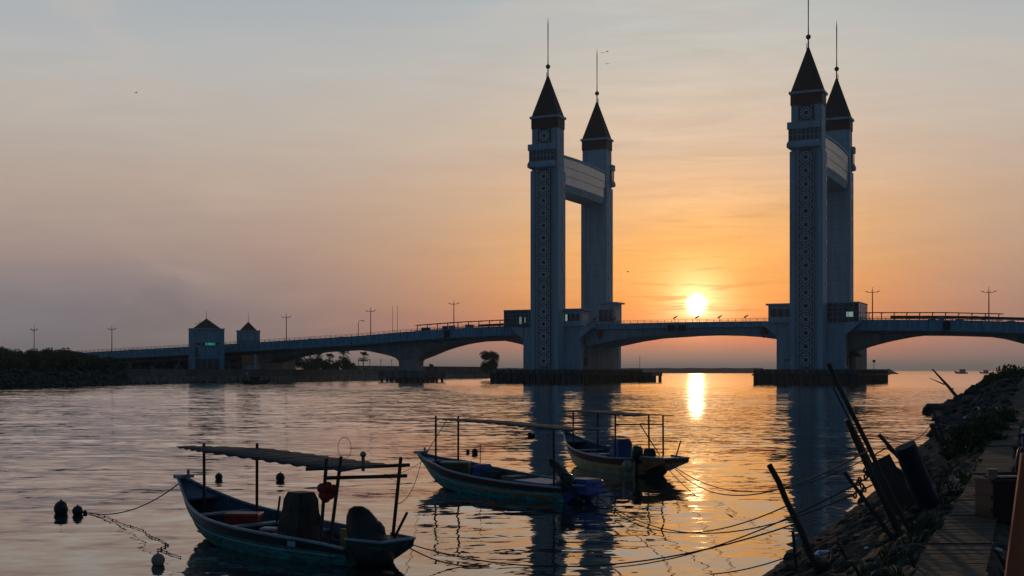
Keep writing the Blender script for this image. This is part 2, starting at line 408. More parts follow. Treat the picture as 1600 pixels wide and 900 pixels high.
A, Bh = 4.05, 2.45          # half width along bridge, half depth across
def make_tower(label):
    r = thing('bridge_tower', label, 'tower', BW(-38, -19.6, 4.0), TH, 'four spired towers of the bridge')
    # heights are above the pier top (z = 4)
    q = MB(); q.box(-A, A, -Bh, Bh, 0, 70.3)
    q.box(-A + .02 - .35, -A + 1.05, -Bh - .35, Bh + .35, 0, 58.0)      # shallow corner pilasters
    q.box(A - 1.05, A + .33, -Bh - .35, Bh + .35, 0, 58.0)
    q.build('shaft', M['conc'], r)
    jn = MB()
    for i in range(1, 19):
        z = i * 3.72; jn.box(-A - .006, A + .006, -Bh - .006, Bh + .006, z, z + .07)
    jn.build('pour_joint', M['conc_dark'], r)
    b_ = MB(); b_.box(-A - .18, A + .18, -Bh - .18, Bh + .18, 70.3, 73.3); b_.build('brown_band', M['band'], r)
    e = MB(); e.box(-A - .55, A + .55, -Bh - .55, Bh + .55, 73.3, 73.95); e.build('eave', M['conc'], r)
    p = MB(); p.frustum(-A - .1, A + .1, -Bh - .1, Bh + .1, 73.95, -.22, .22, -.2, .2, 85.9)
    for i in range(13):      # standing seams
        x = -A + .3 + i * (2 * A - .6) / 12
        for sy in (-1, 1):
            p.tube([(x, sy * (Bh + .1), 73.95), (x * .06, sy * .2, 85.9)], .05, 4)
    for i in range(8):
        y = -Bh + .3 + i * (2 * Bh - .6) / 7
        for sx in (-1, 1): p.tube([(sx * (A + .1), y, 73.95), (sx * .22, y * .06, 85.9)], .05, 4)
    p.build('spire_roof', M['roof'], r)
    mm = MB(); mm.tube([(0, 0, 85.8), (0, 0, 92)], .22, 8, r2=.14); mm.tube([(0, 0, 92), (0, 0, 101), (0, 0, 103.2)], [.13, .16, .03], 8)
    mm.box(-.5, -.35, -.08, .08, 85.5, 87.1); mm.build('mast', M['steel'], r)
    bl = MB(); bl.ball((0, 0, 88.8), .68, 14); bl.build('mast_ball', M['roof'], r, smooth=True)
    # lattice strips on the outer face
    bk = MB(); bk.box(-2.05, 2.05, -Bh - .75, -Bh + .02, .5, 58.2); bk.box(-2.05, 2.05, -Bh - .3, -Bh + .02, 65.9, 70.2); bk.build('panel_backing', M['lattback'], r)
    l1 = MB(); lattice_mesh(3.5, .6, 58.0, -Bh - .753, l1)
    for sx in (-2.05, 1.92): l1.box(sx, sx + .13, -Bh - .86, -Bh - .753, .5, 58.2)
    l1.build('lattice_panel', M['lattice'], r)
    l2 = MB(); lattice_mesh(3.5, 66.0, 70.1, -Bh - .303, l2); l2.build('lattice_panel', M['lattice'], r)
    # viewing balcony: sloped apron, window band, upper band
    g = MB(); g.frustum(-A - .45, A - .6, -Bh - .5, -Bh + 1.2, 58.6, -A - .95, A - .3, -Bh - 1.25, -Bh + 1.2, 59.0)
    g.box(-A - .95, A - .3, -Bh - 1.25, -Bh + 1.2, 59.0, 59.9)
    g.frustum(-A - .95, A - .3, -Bh - 1.25, -Bh + 1.2, 59.9, -A - .6, A - .6, -Bh - 1.0, -Bh + 1.2, 60.7)
    g.box(-A - .85, A - .4, -Bh - 1.15, -Bh + 1.2, 63.9, 65.7)
    g.build('balcony', M['conc'], r)
    wd = MB(); wd.box(-A - .45, A - .7, -Bh - .9, -Bh + 1.1, 60.7, 63.9); wo_ = wd.build('balcony_window', M['glassd'], r)
    mu = MB()
    for i in range(8):
        x = -A - .45 + i * (2 * A - .25) / 7
        mu.box(x - .08, x + .08, -Bh - .98, -Bh - .9, 60.7, 63.9)
    mu.box(-A - .45, A - .7, -Bh - .96, -Bh - .905, 62.2, 62.35); mu.build('mullion', M['conc'], wo_)
    # slit windows in pairs on both side faces
    for z in (53.4, 50.0, 43.5, 39.5, 33.0, 28.5, 22.0):
        for sx in (-1, 1):
            s_ = MB(); s_.box(sx * (A + .12) - .35, sx * (A + .12) + .35, .55, 1.15, z, z + 1.25)
            s_.build('slit_window', M['glassd'], r)
    return r
towers = [make_tower('front tower of the left pair, spired, with lattice strip down its pale face')]
towers.append(copy_tree(towers[0], BW(38, -19.6, 4.0), TH, 'front tower of the right pair, tallest in the picture, lattice strip down its face'))
towers.append(copy_tree(towers[0], BW(-38, 19.6, 4.0), TH + pi, 'rear tower of the left pair, spired, plain pale face towards us'))
towers.append(copy_tree(towers[0], BW(38, 19.6, 4.0), TH + pi, 'rear tower of the right pair, half hidden behind the tallest tower'))

# skybridge between front and rear tower
M['louvre'] = mat('louvred_cladding', (.40, .42, .44), .24, .4, var=.22, vscale=1.2)
def make_sky(u, label):
    r = thing('skybridge', label, 'skybridge', BW(u, 0, 4.0), TH, 'skybridges linking the front and rear towers')
    y0, y1 = -19.6 + Bh, 19.6 - Bh; n = 16
    secs = []; roofs = []; under = []
    for i in range(n + 1):
        y = y0 + .01 + (y1 - y0 - .02) * i / n; k = 1 - (2 * i / n - 1) ** 2
        o_ = A - .2 + .35 * k; zt = 62.2 + .3 * k
        secs.append([(-o_, y, 54.6), (o_, y, 54.6), (o_, y, zt), (-o_, y, zt)])
        roofs.append([(-o_ - .25, y, zt + .003), (o_ + .25, y, zt + .003), (o_ + .25, y, zt + .7), (o_ * .45, y, zt + 1.6), (-o_ * .45, y, zt + 1.6), (-o_ - .25, y, zt + .7)])
        under.append([(-o_ + .6, y, 52.6), (o_ - .6, y, 52.6), (o_ + .05, y, 54.59), (-o_ - .05, y, 54.59)])
    q = MB(); q.loft(secs); body = q.build('cladding', M['louvre'], r)
    q = MB(); q.loft(roofs); q.build('roof', M['conc'], r)
    q = MB(); q.loft(under); q.build('soffit', M['conc'], r)
    q = MB()
    for i in range(n * 3 + 1):
        y = y0 + .1 + (y1 - y0 - .2) * i / (n * 3); k = 1 - (2 * i / (n * 3) - 1) ** 2; o_ = A - .2 + .35 * k
        for sx in (-1, 1): q.box(sx * o_ - .03, sx * o_ + .03, y - .03, y + .035, 54.6, 62.2 + .3 * k)
    for z in (57.1, 59.7):
        for sx in (-1, 1):
            q.tube([(sx * (A - .2 + .35 * (1 - (2 * i / n - 1) ** 2) + .04), y0 + .1 + (y1 - y0 - .2) * i / n, z) for i in range(n + 1)], .06, 4)
    q.build('cladding_rib', M['conc'], body)
    return r
make_sky(-38, 'long glazed skybridge joining the tops of the left pair of towers')
make_sky(38, 'glazed skybridge joining the tops of the right pair of towers, seen nearly end on')

# pier blocks, fender platforms
def make_pier(u, label, extra):
    r = thing('tower_pier', label, 'pier', BW(u, 0, 4.0), TH, 'concrete piers under the tower pairs')
    q = MB(); q.box(-9, 9, -14.5, 14.5, 0, 12.9); q.build('pier_wall', M['conc2'], r)
    for ya, yb in ((-17.1, -14.5), (14.5, 17.1)):
        q = MB(); q.box(-9.15, 9.15, ya, yb, 0, 12.6); q.build('wing_wall', M['conc'], r)
    for sx in (-1, 1):
        for (ya, yb) in ((-17.5, -14.9), (14.9, 17.5)):
            q = MB()
            q.loft([[(sx * 9.1, ya, 9.0), (sx * 9.1, ya, 12.4), (sx * 13.2, ya, 12.9), (sx * 13.2, ya, 12.3)],
                    [(sx * 9.1, yb, 9.0), (sx * 9.1, yb, 12.4), (sx * 13.2, yb, 12.9), (sx * 13.2, yb, 12.3)]])
            q.build('bracket', M['conc'], r)
    q = MB(); q.box(8.0, 9.3, -14.0, -11.5, 1.0, 3.4); q.box(-5.2, -4.9, -17.3, -17.1, 1.5, 2.1); q.build('service_door', M['lattback'], r)
    for i in range(3):
        q = MB(); q.box(-6.9 + i * .9, -6.5 + i * .9, -17.22, -17.1, 2.1, 2.8); q.build('vent', M['lattback'], r)
    if extra:
        q = MB(); q.box(9.16, 9.5, -9, -3, 0, 3.4); q.build('lean_to_wall', M['conc_dark'], r)
        q = MB(); q.frustum(9.2, 12.2, -10, -2, 3.4, 9.2, 9.4, -9.8, -2.2, 5.0); q.build('lean_to_roof', M['roof'], r)
    return r
make_pier(-38, 'concrete pier block under the left pair of towers', False)
make_pier(38, 'concrete pier block under the right pair of towers with a lean-to', True)

def make_fender(u, x0, x1, y0, y1, label, dock):
    r = thing('fender_platform', label, 'platform', BW(u, 0, 0), TH, 'dark fender platforms round the tower piers')
    q = MB(); q.box(x0, x1, y0, y1, 2.9, 3.98); q.build('platform_slab', M['conc_dark'], r)
    q = MB(); q.box(x0 + .8, x1 - .8, y0 + .8, y1 - .8, -1, 2.9); q.build('core_wall', M['conc_dark'], r)
    q = MB()
    n = int((x1 - x0) / 1.9)
    for i in range(n + 1):
        x = x0 + .4 + (x1 - x0 - .8) * i / n
        for y in (y0 + .1, y1 - .1): q.box(x - .32, x + .32, y - .42, y + .42, -1, 3.7)
    n = int((y1 - y0) / 1.9)
    for i in range(1, n):
        y = y0 + .4 + (y1 - y0 - .8) * i / n
        for x in (x0 + .1, x1 - .1): q.box(x - .42, x + .42, y - .32, y + .32, -1, 3.7)
    q.build('fender_pile', M['wood'], r)
    q = MB(); q.box(x0 - .35, x1 + .35, y0 - .5, y0 - .3, 2.3, 2.7); q.box(x1 + .3, x1 + .5, y0, y1, 2.3, 2.7); q.build('rubbing_rail', M['wood'], r)
    if dock:
        q = MB(); q.box(x1 + .6, x1 + 7.2, y1 - 12, y1 - 2, 1.9, 3.1)
        for i in range(4):
            for j in range(2): q.box(x1 + 1.0 + i * 1.8, x1 + 1.8 + i * 1.8, y1 - 11.5 + j * 8, y1 - 10.7 + j * 8, -1, 1.9)
        q.build('landing_stage', M['conc_dark'], r)
        q = MB(); q.tube([(x1 + 1.4, y1 - 7, 3.1), (x1 + 1.4, y1 - 7, 8.3)], .07, 6); q.build('marker_pole', M['steel'], r)
    return r
make_fender(-38, -15.2, 13, -27, 27, 'long dark fender platform with piles round the left towers', True)
make_fender(38, -13, 13.6, -27, 27, 'dark fender platform with piles round the right towers', False)
mk = thing('channel_marker', 'small round topped channel marker post on the right fender platform', 'marker', BW(49, 18, 3.98), TH)
q = MB(); q.tube([(0, 0, 0), (0, 0, 2.0)], .07, 8); q.build('post', M['steel'], mk)
q = MB(); q.tube([(0, -.1, 2.35), (0, .1, 2.35)], .42, 14); q.build('disc', M['steel'], mk)

# control rooms beside the towers
def room(label, u, v, z, x0, x1, y0, y1, h, glass_all=False, litpane=None, roofdy=.5):
    r = thing('control_room', label, 'control room', BW(u, v, z), TH, 'control rooms beside the towers')
    if glass_all:
        q = MB(); q.box(x0, x1, y0, y1, 0, h); g = q.build('glass_wall', M['glassd'], r)
        q = MB(); n = max(3, int((x1 - x0) / 1.3))
        for i in range(n + 1):
            x = x0 + (x1 - x0) * i / n; q.box(x - .07, x + .07, y0 - .09, y0 - .003, 0, h)
        for i in range(5):
            y = y0 + (y1 - y0) * i / 4; q.box(x1 + .003, x1 + .09, y - .07, y + .07, 0, h); q.box(x0 - .09, x0 - .003, y - .07, y + .07, 0, h)
        for zz_ in (1.2, 2.6, 3.8):
            if zz_ < h: q.box(x0 - .05, x1 + .05, y0 - .07, y0 - .002, zz_, zz_ + .1); q.box(x1 + .002, x1 + .07, y0, y1, zz_, zz_ + .1)
        q.build('frame', M['fascia'], g)
        q = MB(); q.box(x0 - .15, x1 + .15, y0 - .15, y1 + .15, h, h + .25); q.build('roof', M['conc'], r)
        if litpane:
            for (a_, b_, c_, d_) in litpane:
                q = MB(); q.box(a_, b_, y0 - .03, y0 - .001, c_, d_); q.build('lit_pane', M['lit2'], g)
    else:
        q = MB(); q.box(x0, x1, y0, y1, 0, h); wl = q.build('wall', M['conc'], r)
        n = 3
        for i in range(n):
            a_ = x0 + .5 + (x1 - x0 - 1.0) * i / n + .12; b_ = x0 + .5 + (x1 - x0 - 1.0) * (i + 1) / n - .12
            q = MB(); q.box(a_, b_, y0 - .05, y0 + .1, h * .28, h * .76)
            q.build('window', M['glassd'], r)
        for sx, xx in ((1, x1), (-1, x0)):
            q = MB(); q.box(xx - .1, xx + .05, y0 + .6, y1 - 1.0, h * .28, h * .76) if sx > 0 else q.box(xx - .05, xx + .1, y0 + .6, y1 - 1.0, h * .28, h * .76)
            q.build('window', M['glassd'], r)
        if litpane:
            for (a_, b_, c_, d_) in litpane:
                q = MB(); q.box(a_, b_, y0 - .08, y0 - .051, c_, d_); q.build('lit_pane', M['lit2'], r)
        q = MB(); q.box(x0 - .6, x1 + .9, y0 - roofdy, y1 + .5, h, h + .45); q.build('roof', M['conc'], r)
        q = MB(); q.box(x0 - .3, x1 + .4, y0 - .3, y1, -.35, 0); q.build('floor_slab', M['conc'], r)
    return r
room('flat roofed control room with dark windows right of the left front tower', -38, -17, 16.95, 4.5, 9.9, -1.0, 5.0, 4.3, litpane=[(4.9, 5.5, 1.2, 3.1)])
room('taller flat roofed control room at foot of the left rear tower', -38, 13, 17.0, 3.2, 9.0, -1.5, 5.0, 7.6)
room('glass walled control room left of the left front tower', -38, -16.5, 16.6, -15.3, -4.5, -1.0, 6.0, 4.9, True, litpane=[(-10.2, -9.6, .9, 3.0), (-8.6, -8.3, 1.2, 2.9)])
room('flat roofed control room overhanging the channel left of the right front tower', 38, -17, 16.95, -11.2, -4.5, -1.0, 5.0, 4.4)
room('glass walled control room on the right side of the right front tower', 38, -16.5, 16.6, 4.6, 12.8, -1.0, 12.0, 5.0, True, litpane=[(9.6, 11.4, 1.2, 2.6)])

# ------------------------------------------------------------------ decks
def deck(name, label, s0, s1, soffit, fh, gv, group=None, step=3.0, girdermat='conc2'):
    r = thing(name, label, 'bridge', BW(0, 0, 0), TH, group)
    n = max(2, int((s1 - s0) / step)); S_ = [s0 + (s1 - s0) * i / n for i in range(n + 1)]
    q = MB(); q.loft([[(s, -13.5, ztop(s) - 1.1), (s, 13.5, ztop(s) - 1.1), (s, 13.5, ztop(s) - 1.6), (s, -13.5, ztop(s) - 1.6)] for s in S_]); q.build('road_slab', M['asph'], r)
    for sv in (-1, 1):
        q = MB()
        q.loft([[(s, sv * 13.5, ztop(s)), (s, sv * 14.0, ztop(s)), (s, sv * 14.0, ztop(s) - fh), (s, sv * 13.5, ztop(s) - fh)] for s in S_])
        q.loft([[(s, sv * 13.45, ztop(s) + .003), (s, sv * 14.12, ztop(s) + .003), (s, sv * 14.12, ztop(s) + .18), (s, sv * 13.45, ztop(s) + .18)] for s in S_])
        q.loft([[(s, sv * 14.002, ztop(s) - fh + .05), (s, sv * 14.25, ztop(s) - fh + .05), (s, sv * 14.25, ztop(s) - fh + .5), (s, sv * 14.002, ztop(s) - fh + .5)] for s in S_])
        fo = q.build('parapet', M['fascia'], r)
        q = MB(); k = int((s1 - s0) / 2.6)
        for i in range(k + 1):
            s = s0 + (s1 - s0) * i / k; q.box(s - .05, s + .05, sv * 14.02 - .025, sv * 14.02 + .025, ztop(s) - fh + .5, ztop(s))
        q.build('panel_joint', M['lattback'], fo)
        q = MB(); k = int((s1 - s0) / 2.0)
        for i in range(k + 1):
            s = s0 + (s1 - s0) * i / k; q.box(s - .05, s + .05, sv * 13.75 - .05, sv * 13.75 + .05, ztop(s) + .18, ztop(s) + .95)
        for dz in (.5, .92):
            q.tube([(s, sv * 13.75, ztop(s) + dz) for s in S_], .045, 4)
        q.build('handrail', M['steel'], r)
    q = MB(); q.loft([[(s, -gv, ztop(s) - 1.603), (s, gv, ztop(s) - 1.603), (s, gv * (.93 if gv > 13 else .2), soffit(s)), (s, -gv * .93, soffit(s))] for s in S_])
    if gv < 13:      # cantilever slab under the parapets
        q.loft([[(s, -13.6, ztop(s) - fh - .003), (s, 13.6, ztop(s) - fh - .003), (s, gv * .97, ztop(s) - fh - .75), (s, -gv * .97, ztop(s) - fh - .75)] for s in S_])
    q.build('box_girder', M[girdermat], r)
    return r
LS = [(-235, 5.6), (-152, 8.0), (-149, 6.1), (-146, 6.6), (-142.6, 7.7), (-137, 8.6), (-132.5, 9.3), (-126.4, 10.3), (-121, 10.75), (-116.6, 10.85), (-111, 10.4), (-105.3, 9.73), (-98.1, 8.33), (-95.5, 7.3), (-92, 7.0),
      (-88, 8.27), (-83.3, 10.0), (-79, 11.2), (-74.4, 12.2), (-67.2, 13.05), (-62, 13.3), (-58, 12.9), (-53.4, 12.0), (-48.6, 10.8), (-46, 10.2)]
RS = [(46, 8.6), (50.7, 10.2), (54, 11.1), (57.4, 11.9), (62.5, 12.85), (68.3, 13.4), (74, 13.4), (79.6, 13.0), (85.9, 11.9), (91, 10.4), (95, 9.1), (98, 8.6), (104, 10.0), (112, 11.2), (125, 11.0), (145, 8.0), (170, 7.5)]
MS = [(-29, 10.8), (-24, 11.7), (-19.9, 12.5), (-12.9, 13.45), (-1.2, 14.05), (5, 14.15), (12, 13.95), (21.2, 13.2), (28.0, 12.2), (29, 12.0)]
dk = deck('approach_viaduct', 'long left approach of the bridge, climbing from the bushes to the towers', -235, -47.01, lambda s: interp(LS, s), 2.7, 9.5, 'approach spans of the bridge', 2.0)
dk2 = deck('approach_viaduct', 'right approach of the bridge, running out of the picture past the right towers', 47.01, 165, lambda s: interp(RS, s), 2.7, 9.5, 'approach spans of the bridge', 2.0)
ms = deck('lift_span', 'flat arched opening span between the two pairs of towers, in front of the sun', -28.9, 28.9, lambda s: interp(MS, s), 1.5, 13.3, None, 1.5, 'conc')
for s_ in (-2.0, 1.2):
    q = MB(); q.box(s_ - 1.1, s_ + 1.1, -14.35, -14.02, 14.9, 16.6); q.build('sensor_plate', M['lattback'], ms)
for s_ in (24.5, -24.0):
    q = MB(); q.box(s_ - .7, s_ + .7, -14.3, -13.35, 13.6, 15.4); q.tube([(s_, -14, 13.6), (s_, -14, 12.6)], .14, 6); q.build('warning_light', M['rust'], ms)
for s_, dd in ((-74.5, dk), (72.5, dk2)):
    q = MB(); q.box(s_ - .9, s_ + .9, -14.4, -14.26, ztop(s_) - 2.5, ztop(s_) - .2)
    q.tube([(s_, -14.45, ztop(s_) - .8), (s_, -14.35, ztop(s_) - .8)], .4, 10); q.tube([(s_, -14.45, ztop(s_) - 1.8), (s_, -14.35, ztop(s_) - 1.8)], .4, 10)
    q.build('navigation_sign', M['lattback'], dd)
# deck over the tower piers
for u, dd in ((-38, 'deck slab carried by the left tower pier between the towers'), (38, 'deck slab carried by the right tower pier between the towers')):
    r = thing('pier_deck', dd, 'bridge', BW(u, 0, 0), TH, 'deck sections over the tower piers')
    q = MB(); q.box(-9, 9, -13.5, 13.5, 15.6, 16.1); q.box(-9.1, 9.1, -14, -13.5, 14.6, 17.15); q.box(-9.1, 9.1, 13.5, 14, 14.6, 17.15); q.build('deck_slab', M['conc'], r)
    q = MB(); q.box(-8.9, 8.9, -17.0, 17.0, 16.61, 16.9) if False else q.box(-9, 9, -16.9, -14.01, 16.0, 16.94); q.build('walkway_slab', M['conc'], r)
    q = MB(); q.box(-8.6, 8.6, -11.5, 11.5, 16.905, 16.906) if False else None

# hammerhead piers of the approaches
def hpier(s, label, z0=3.6):
    r = thing('bridge_pier', label, 'pier', BW(s, 0, 0), TH, 'piers of the approach spans')
    prof = [(3.5, z0), (3.1, 5.2), (3.2, 6.6), (4.6, 7.9), (6.4, 8.9)]
    q = MB(); q.loft([[(-w_, -8.6, z), (w_, -8.6, z), (w_, -3.6, z), (-w_, -3.6, z)] for w_, z in prof]); q.build('pier_wall', M['conc2'], r)
    q = MB(); q.box(-8.8, 8.8, -12, 1, 1.3, z0)
    for i in range(9):
        for y in (-11, -5.5, 0): q.tube([(-8 + i * 2.0, y, -1), (-8 + i * 2.0, y, 1.3)], .45, 8)
    q.build('pile_cap', M['conc_dark'], r)
hpier(-92, 'hammerhead pier of the left approach standing in the water on a pile cap')
hpier(97, 'hammerhead pier of the right approach, outside the right edge')
# columns under the low left part
r = thing('bridge_pier', 'wide wall pier of the left approach beside the small lift houses', 'pier', BW(-149, 0, 0), TH, 'piers of the approach spans')
q = MB(); q.box(-1.4, 1.4, -9, 9, 3.2, 7.2); q.build('pier_wall', M['conc2'], r)
first = None
for i, s in enumerate((-163, -174, -185, -196, -207, -218)):
    if first is None:
        first = thing('bridge_column_row', 'first row of slim columns under the ramp, nearest the larger lift house', 'pier', BW(s, 0, 3.2), TH, 'column rows under the low left end')
        for y in (-8, -3, 3, 8):
            q = MB(); q.tube([(0, y, 0), (0, y, 5.2)], .5, 10); q.build('column', M['conc2'], first)
        q = MB(); q.box(-.8, .8, -9.2, 9.2, 2.0, 3.2) ; q.build('crossbeam', M['conc2'], first)
    else: copy_tree(first, BW(s, 0, 3.2 - (abs(s) - 163) * .035), TH, ('second', 'third', 'fourth', 'fifth', 'last')[i - 1] + ' row of slim columns under the ramp, counted leftwards from the lift house')

# main span floodlights on the rail
fl = None
for i, s in enumerate((-25.5, -19.5, -1.0, 5.5, 19.5, 12.0)):
    lab = ['leftmost floodlight on the rail of the opening span', 'second floodlight from the left on the rail of the opening span', 'floodlight on the span rail left of the sun',
           'floodlight on the span rail just right of the sun', 'rightmost floodlight on the rail of the opening span', 'floodlight midway between sun and right towers on the span rail'][i]
    if fl is None:
        fl = thing('floodlight', lab, 'floodlight', BW(s, -13.9, 17.35), TH, 'floodlights along the span rail')
        q = MB(); q.tube([(0, 0, -.2), (0, 0, 1.2)], .07, 6); q.build('stem', M['steel'], fl)
        q = MB(); q.loft([[(-.6, -.3, .9), (.5, -.3, 1.5), (.7, -.3, 1.85), (-.3, -.3, 1.4)], [(-.6, .3, .9), (.5, .3, 1.5), (.7, .3, 1.85), (-.3, .3, 1.4)]]); q.build('lamp_head', M['steel'], fl)
    else: copy_tree(fl, BW(s, -13.9, ztop(s) + .15), TH, lab)

# covered walkway / gantry beside the road on each approach
def gantry(label, s0, s1, n, roof=None, boards=()):
    r = thing('walkway_canopy', label, 'canopy', BW(0, 0, 0), TH, 'open rail frames along the approaches')
    H = 3.3; v = -11.8
    for i in range(n + 1):
        s = s0 + (s1 - s0) * i / n; z = ztop(s) - 1.1; q = MB()
        q.box(s - .11, s + .11, v - .11, v + .11, z, z + H); q.box(s - .08, s + .08, v, v + 2.2, z + H - .2, z + H); q.build('frame_post', M['steel'], r)
    q = MB()
    P_ = [s0 - 1 + (s1 - s0 + 2) * i / 12 for i in range(13)]
    for vv, hh in ((v, H), (v + 2.2, H), (v, H - 1.7)): q.tube([(s, vv, ztop(s) - 1.1 + hh) for s in P_], .09, 5)
    q.build('top_rail', M['steel'], r)
    if roof:
        a_, b_ = roof; P_ = [a_ + (b_ - a_) * i / 8 for i in range(9)]
        q = MB(); q.loft([[(s, 2.0, ztop(s) + 1.9), (s, 4.6, ztop(s) + 2.0), (s, 4.6, ztop(s) + 1.25), (s, 2.0, ztop(s) + 1.15)] for s in P_]); q.build('roof', M['steel'], r)
        q = MB()
        for i in range(10):
            s = a_ + 1 + (b_ - a_ - 2) * i / 9; q.box(s - .1, s + .1, 3.2, 3.4, ztop(s) - 1.1, ztop(s) + 1.2)
        q.build('roof_post', M['steel'], r)
    for (a_, b_, z0, z1, nm) in boards:
        q = MB(); q.box(a_, b_, -11.9, -11.75, ztop(a_) + z0, ztop(a_) + z1); q.build('board', M[nm], r)
    return r
gantry('open rail frame over the walkway on the left approach', -86.5, -53.8, 9, roof=(-72, -52), boards=[(-85, -81.8, .3, 1.3, 'lattback'), (-77.5, -75.8, .3, 1.3, 'lattback'), (-75.3, -72.9, .2, 1.3, 'fascia'), (-69.5, -66.5, 0, 1.3, 'fascia')])
gantry('open rail frame over the walkway on the right approach', 52.5, 85, 10, roof=(56, 92), boards=[(70.3, 71.7, 0, 1.2, 'fascia'), (78, 80, .6, 1.4, 'lattback'), (81, 82.6, .6, 1.4, 'lattback')])

# parked/moving cars seen over the parapet
carm = [mat('silver_car', (.35, .36, .38), .3, .5), mat('dark_car', (.03, .03, .035), .3, .3)]
car = None
for s, v, lab in ((57.5, -9.0, 'dark car crossing the right approach nearest the towers'), (68.5, -8.0, 'dark car midway along the right approach'), (75.5, -9, 'third dark car along the right approach, near the last lamp'),
                  (88, -9, 'dark car on the right approach at the picture edge'), (-128, -9, 'dark car on the left approach near the small lift houses'), (-116, -9, 'dark car on the left approach above the palms'), (-205, -9, 'dark car at the low left end of the bridge')):
    z = ztop(s) - 1.1
    if car is None:
        car = thing('parked_car', lab, 'car', BW(s, v, z), TH, 'cars on the bridge road')
        q = MB(); q.loft([[(-2.1, y, .35), (-2.1, y, .85), (-1.5, y, .95), (-1.1, y * .9, 1.45), (.5, y * .9, 1.48), (1.2, y, .98), (2.1, y, .8), (2.15, y, .35)] for y in (-.85, .85)]); q.build('body', carm[1], car, bevel=.05)
        for x in (-1.35, 1.35):
            for y in (-.8, .8):
                q = MB(); q.tube([(x, y - .12, .33), (x, y + .12, .33)], .33, 12); q.build('wheel', M['black'], car)
        q = MB(); q.frustum(-1.35, 1.0, -.865, .865, 1.0, -1.05, .45, -.78, .78, 1.42); q.build('window', M['glassd'], car)
    else: copy_tree(car, BW(s, v, z), TH, lab, scale=1.12)

# lamp posts
lp = None
lamps = [(-275, 12, 'farthest left double armed lamp post, rising over the mangroves'), (-223.4, 0, 'double armed lamp post above the low left end of the bridge'), (-184, 2, 'double armed lamp post half hidden behind the larger lift house roof'),
         (-145, 0, 'double armed lamp post just right of the small lift houses'), (-111, 0, 'double armed lamp post beside the single armed lamp on the left approach'), (-79.7, 0, 'double armed lamp post standing in the left walkway frame'),
         (51.5, 0, 'double armed lamp post right of the right towers'), (81.7, 0, 'double armed lamp post near the right picture edge')]
for s, v, lab in lamps:
    z = ztop(s) - 1.1 if s > -240 else 3.5
    hgt = 10.2 if s > -240 else 16.4
    if s > 0: hgt = 9.6
    if lp is None or True:
        r = thing('street_lamp', lab, 'street lamp', BW(s, v, z), TH, 'double armed street lamps')
        if lp is None:
            q = MB(); q.tube([(0, 0, 0), (0, 0, 10.0)], .18, 8, r2=.12); pole_me = q.build('pole', M['steel'], r)
            q = MB(); q.tube([(-1.7, 0, 10.0), (-.9, 0, 9.75), (0, 0, 9.7), (.9, 0, 9.75), (1.7, 0, 10.0)], .07, 5); q.tube([(0, 0, 9.7), (0, 0, 10.9), (-.0, 0, 11.3)], .06, 5)
            q.tube([(-.5, 0, 9.8), (0, 0, 10.5), (.5, 0, 9.8)], .05, 5); arm_me = q.build('arm', M['steel'], r)
            heads = []
            for sx in (-1, 1):
                q = MB(); q.loft([[(sx * 1.2, -.15, 9.86), (sx * 2.0, -.15, 10.12), (sx * 2.0, -.15, 10.25), (sx * 1.2, -.15, 10.0)], [(sx * 1.2, .15, 9.86), (sx * 2.0, .15, 10.12), (sx * 2.0, .15, 10.25), (sx * 1.2, .15, 10.0)]])
                heads.append(q.build('lamp_head', M['galv'], r))
            lp = r
        else:
            for o in [pole_me, arm_me] + heads:
                c = o.copy(); col.objects.link(c); c.parent = r
        r.scale = (1, 1, hgt / 10.0) if hgt != 10 else (1, 1, 1)
r = thing('street_lamp', 'single armed curved street lamp on the left approach', 'street lamp', BW(-109.5, -10, ztop(-109) - 1.1), TH)
q = MB(); q.tube([(0, 0, 0), (0, 0, 5.6), (.25, 0, 6.3), (.9, 0, 6.55), (1.5, 0, 6.45)], [.12, .1, .08, .07, .06], 8); q.build('pole', M['steel'], r)
q = MB(); q.loft([[(1.4, -.2, 6.3), (2.4, -.2, 6.1), (2.4, -.2, 6.25), (1.4, -.2, 6.55)], [(1.4, .2, 6.3), (2.4, .2, 6.1), (2.4, .2, 6.25), (1.4, .2, 6.55)]]); q.build('lamp_head', M['galv'], r)
q = MB(); q.tube([(0, 0, 0), (0, 0, 10.5)], .09, 6, r2=.05); tag(q.build('flagpole', M['galv'], None, BW(-97.8, -8, ztop(-97.8) - 1.1)), 'left one of two bare thin poles on the left approach', 'pole', 'bare thin poles')
q = MB(); q.tube([(0, 0, 0), (0, 0, 10.5)], .09, 6, r2=.05); tag(q.build('flagpole', M['galv'], None, BW(-96.0, -8, ztop(-96) - 1.1)), 'right one of two bare thin poles on the left approach', 'pole', 'bare thin poles')

r = thing('retaining_wall', 'dark retaining wall closing the space under the low end of the ramp', 'wall', BW(-195, 9.8, 3.2), TH)
q = MB(); q.box(-42, 42, 0, .6, 0, 4.6); q.build('wall_face', M['conc_dark'], r)
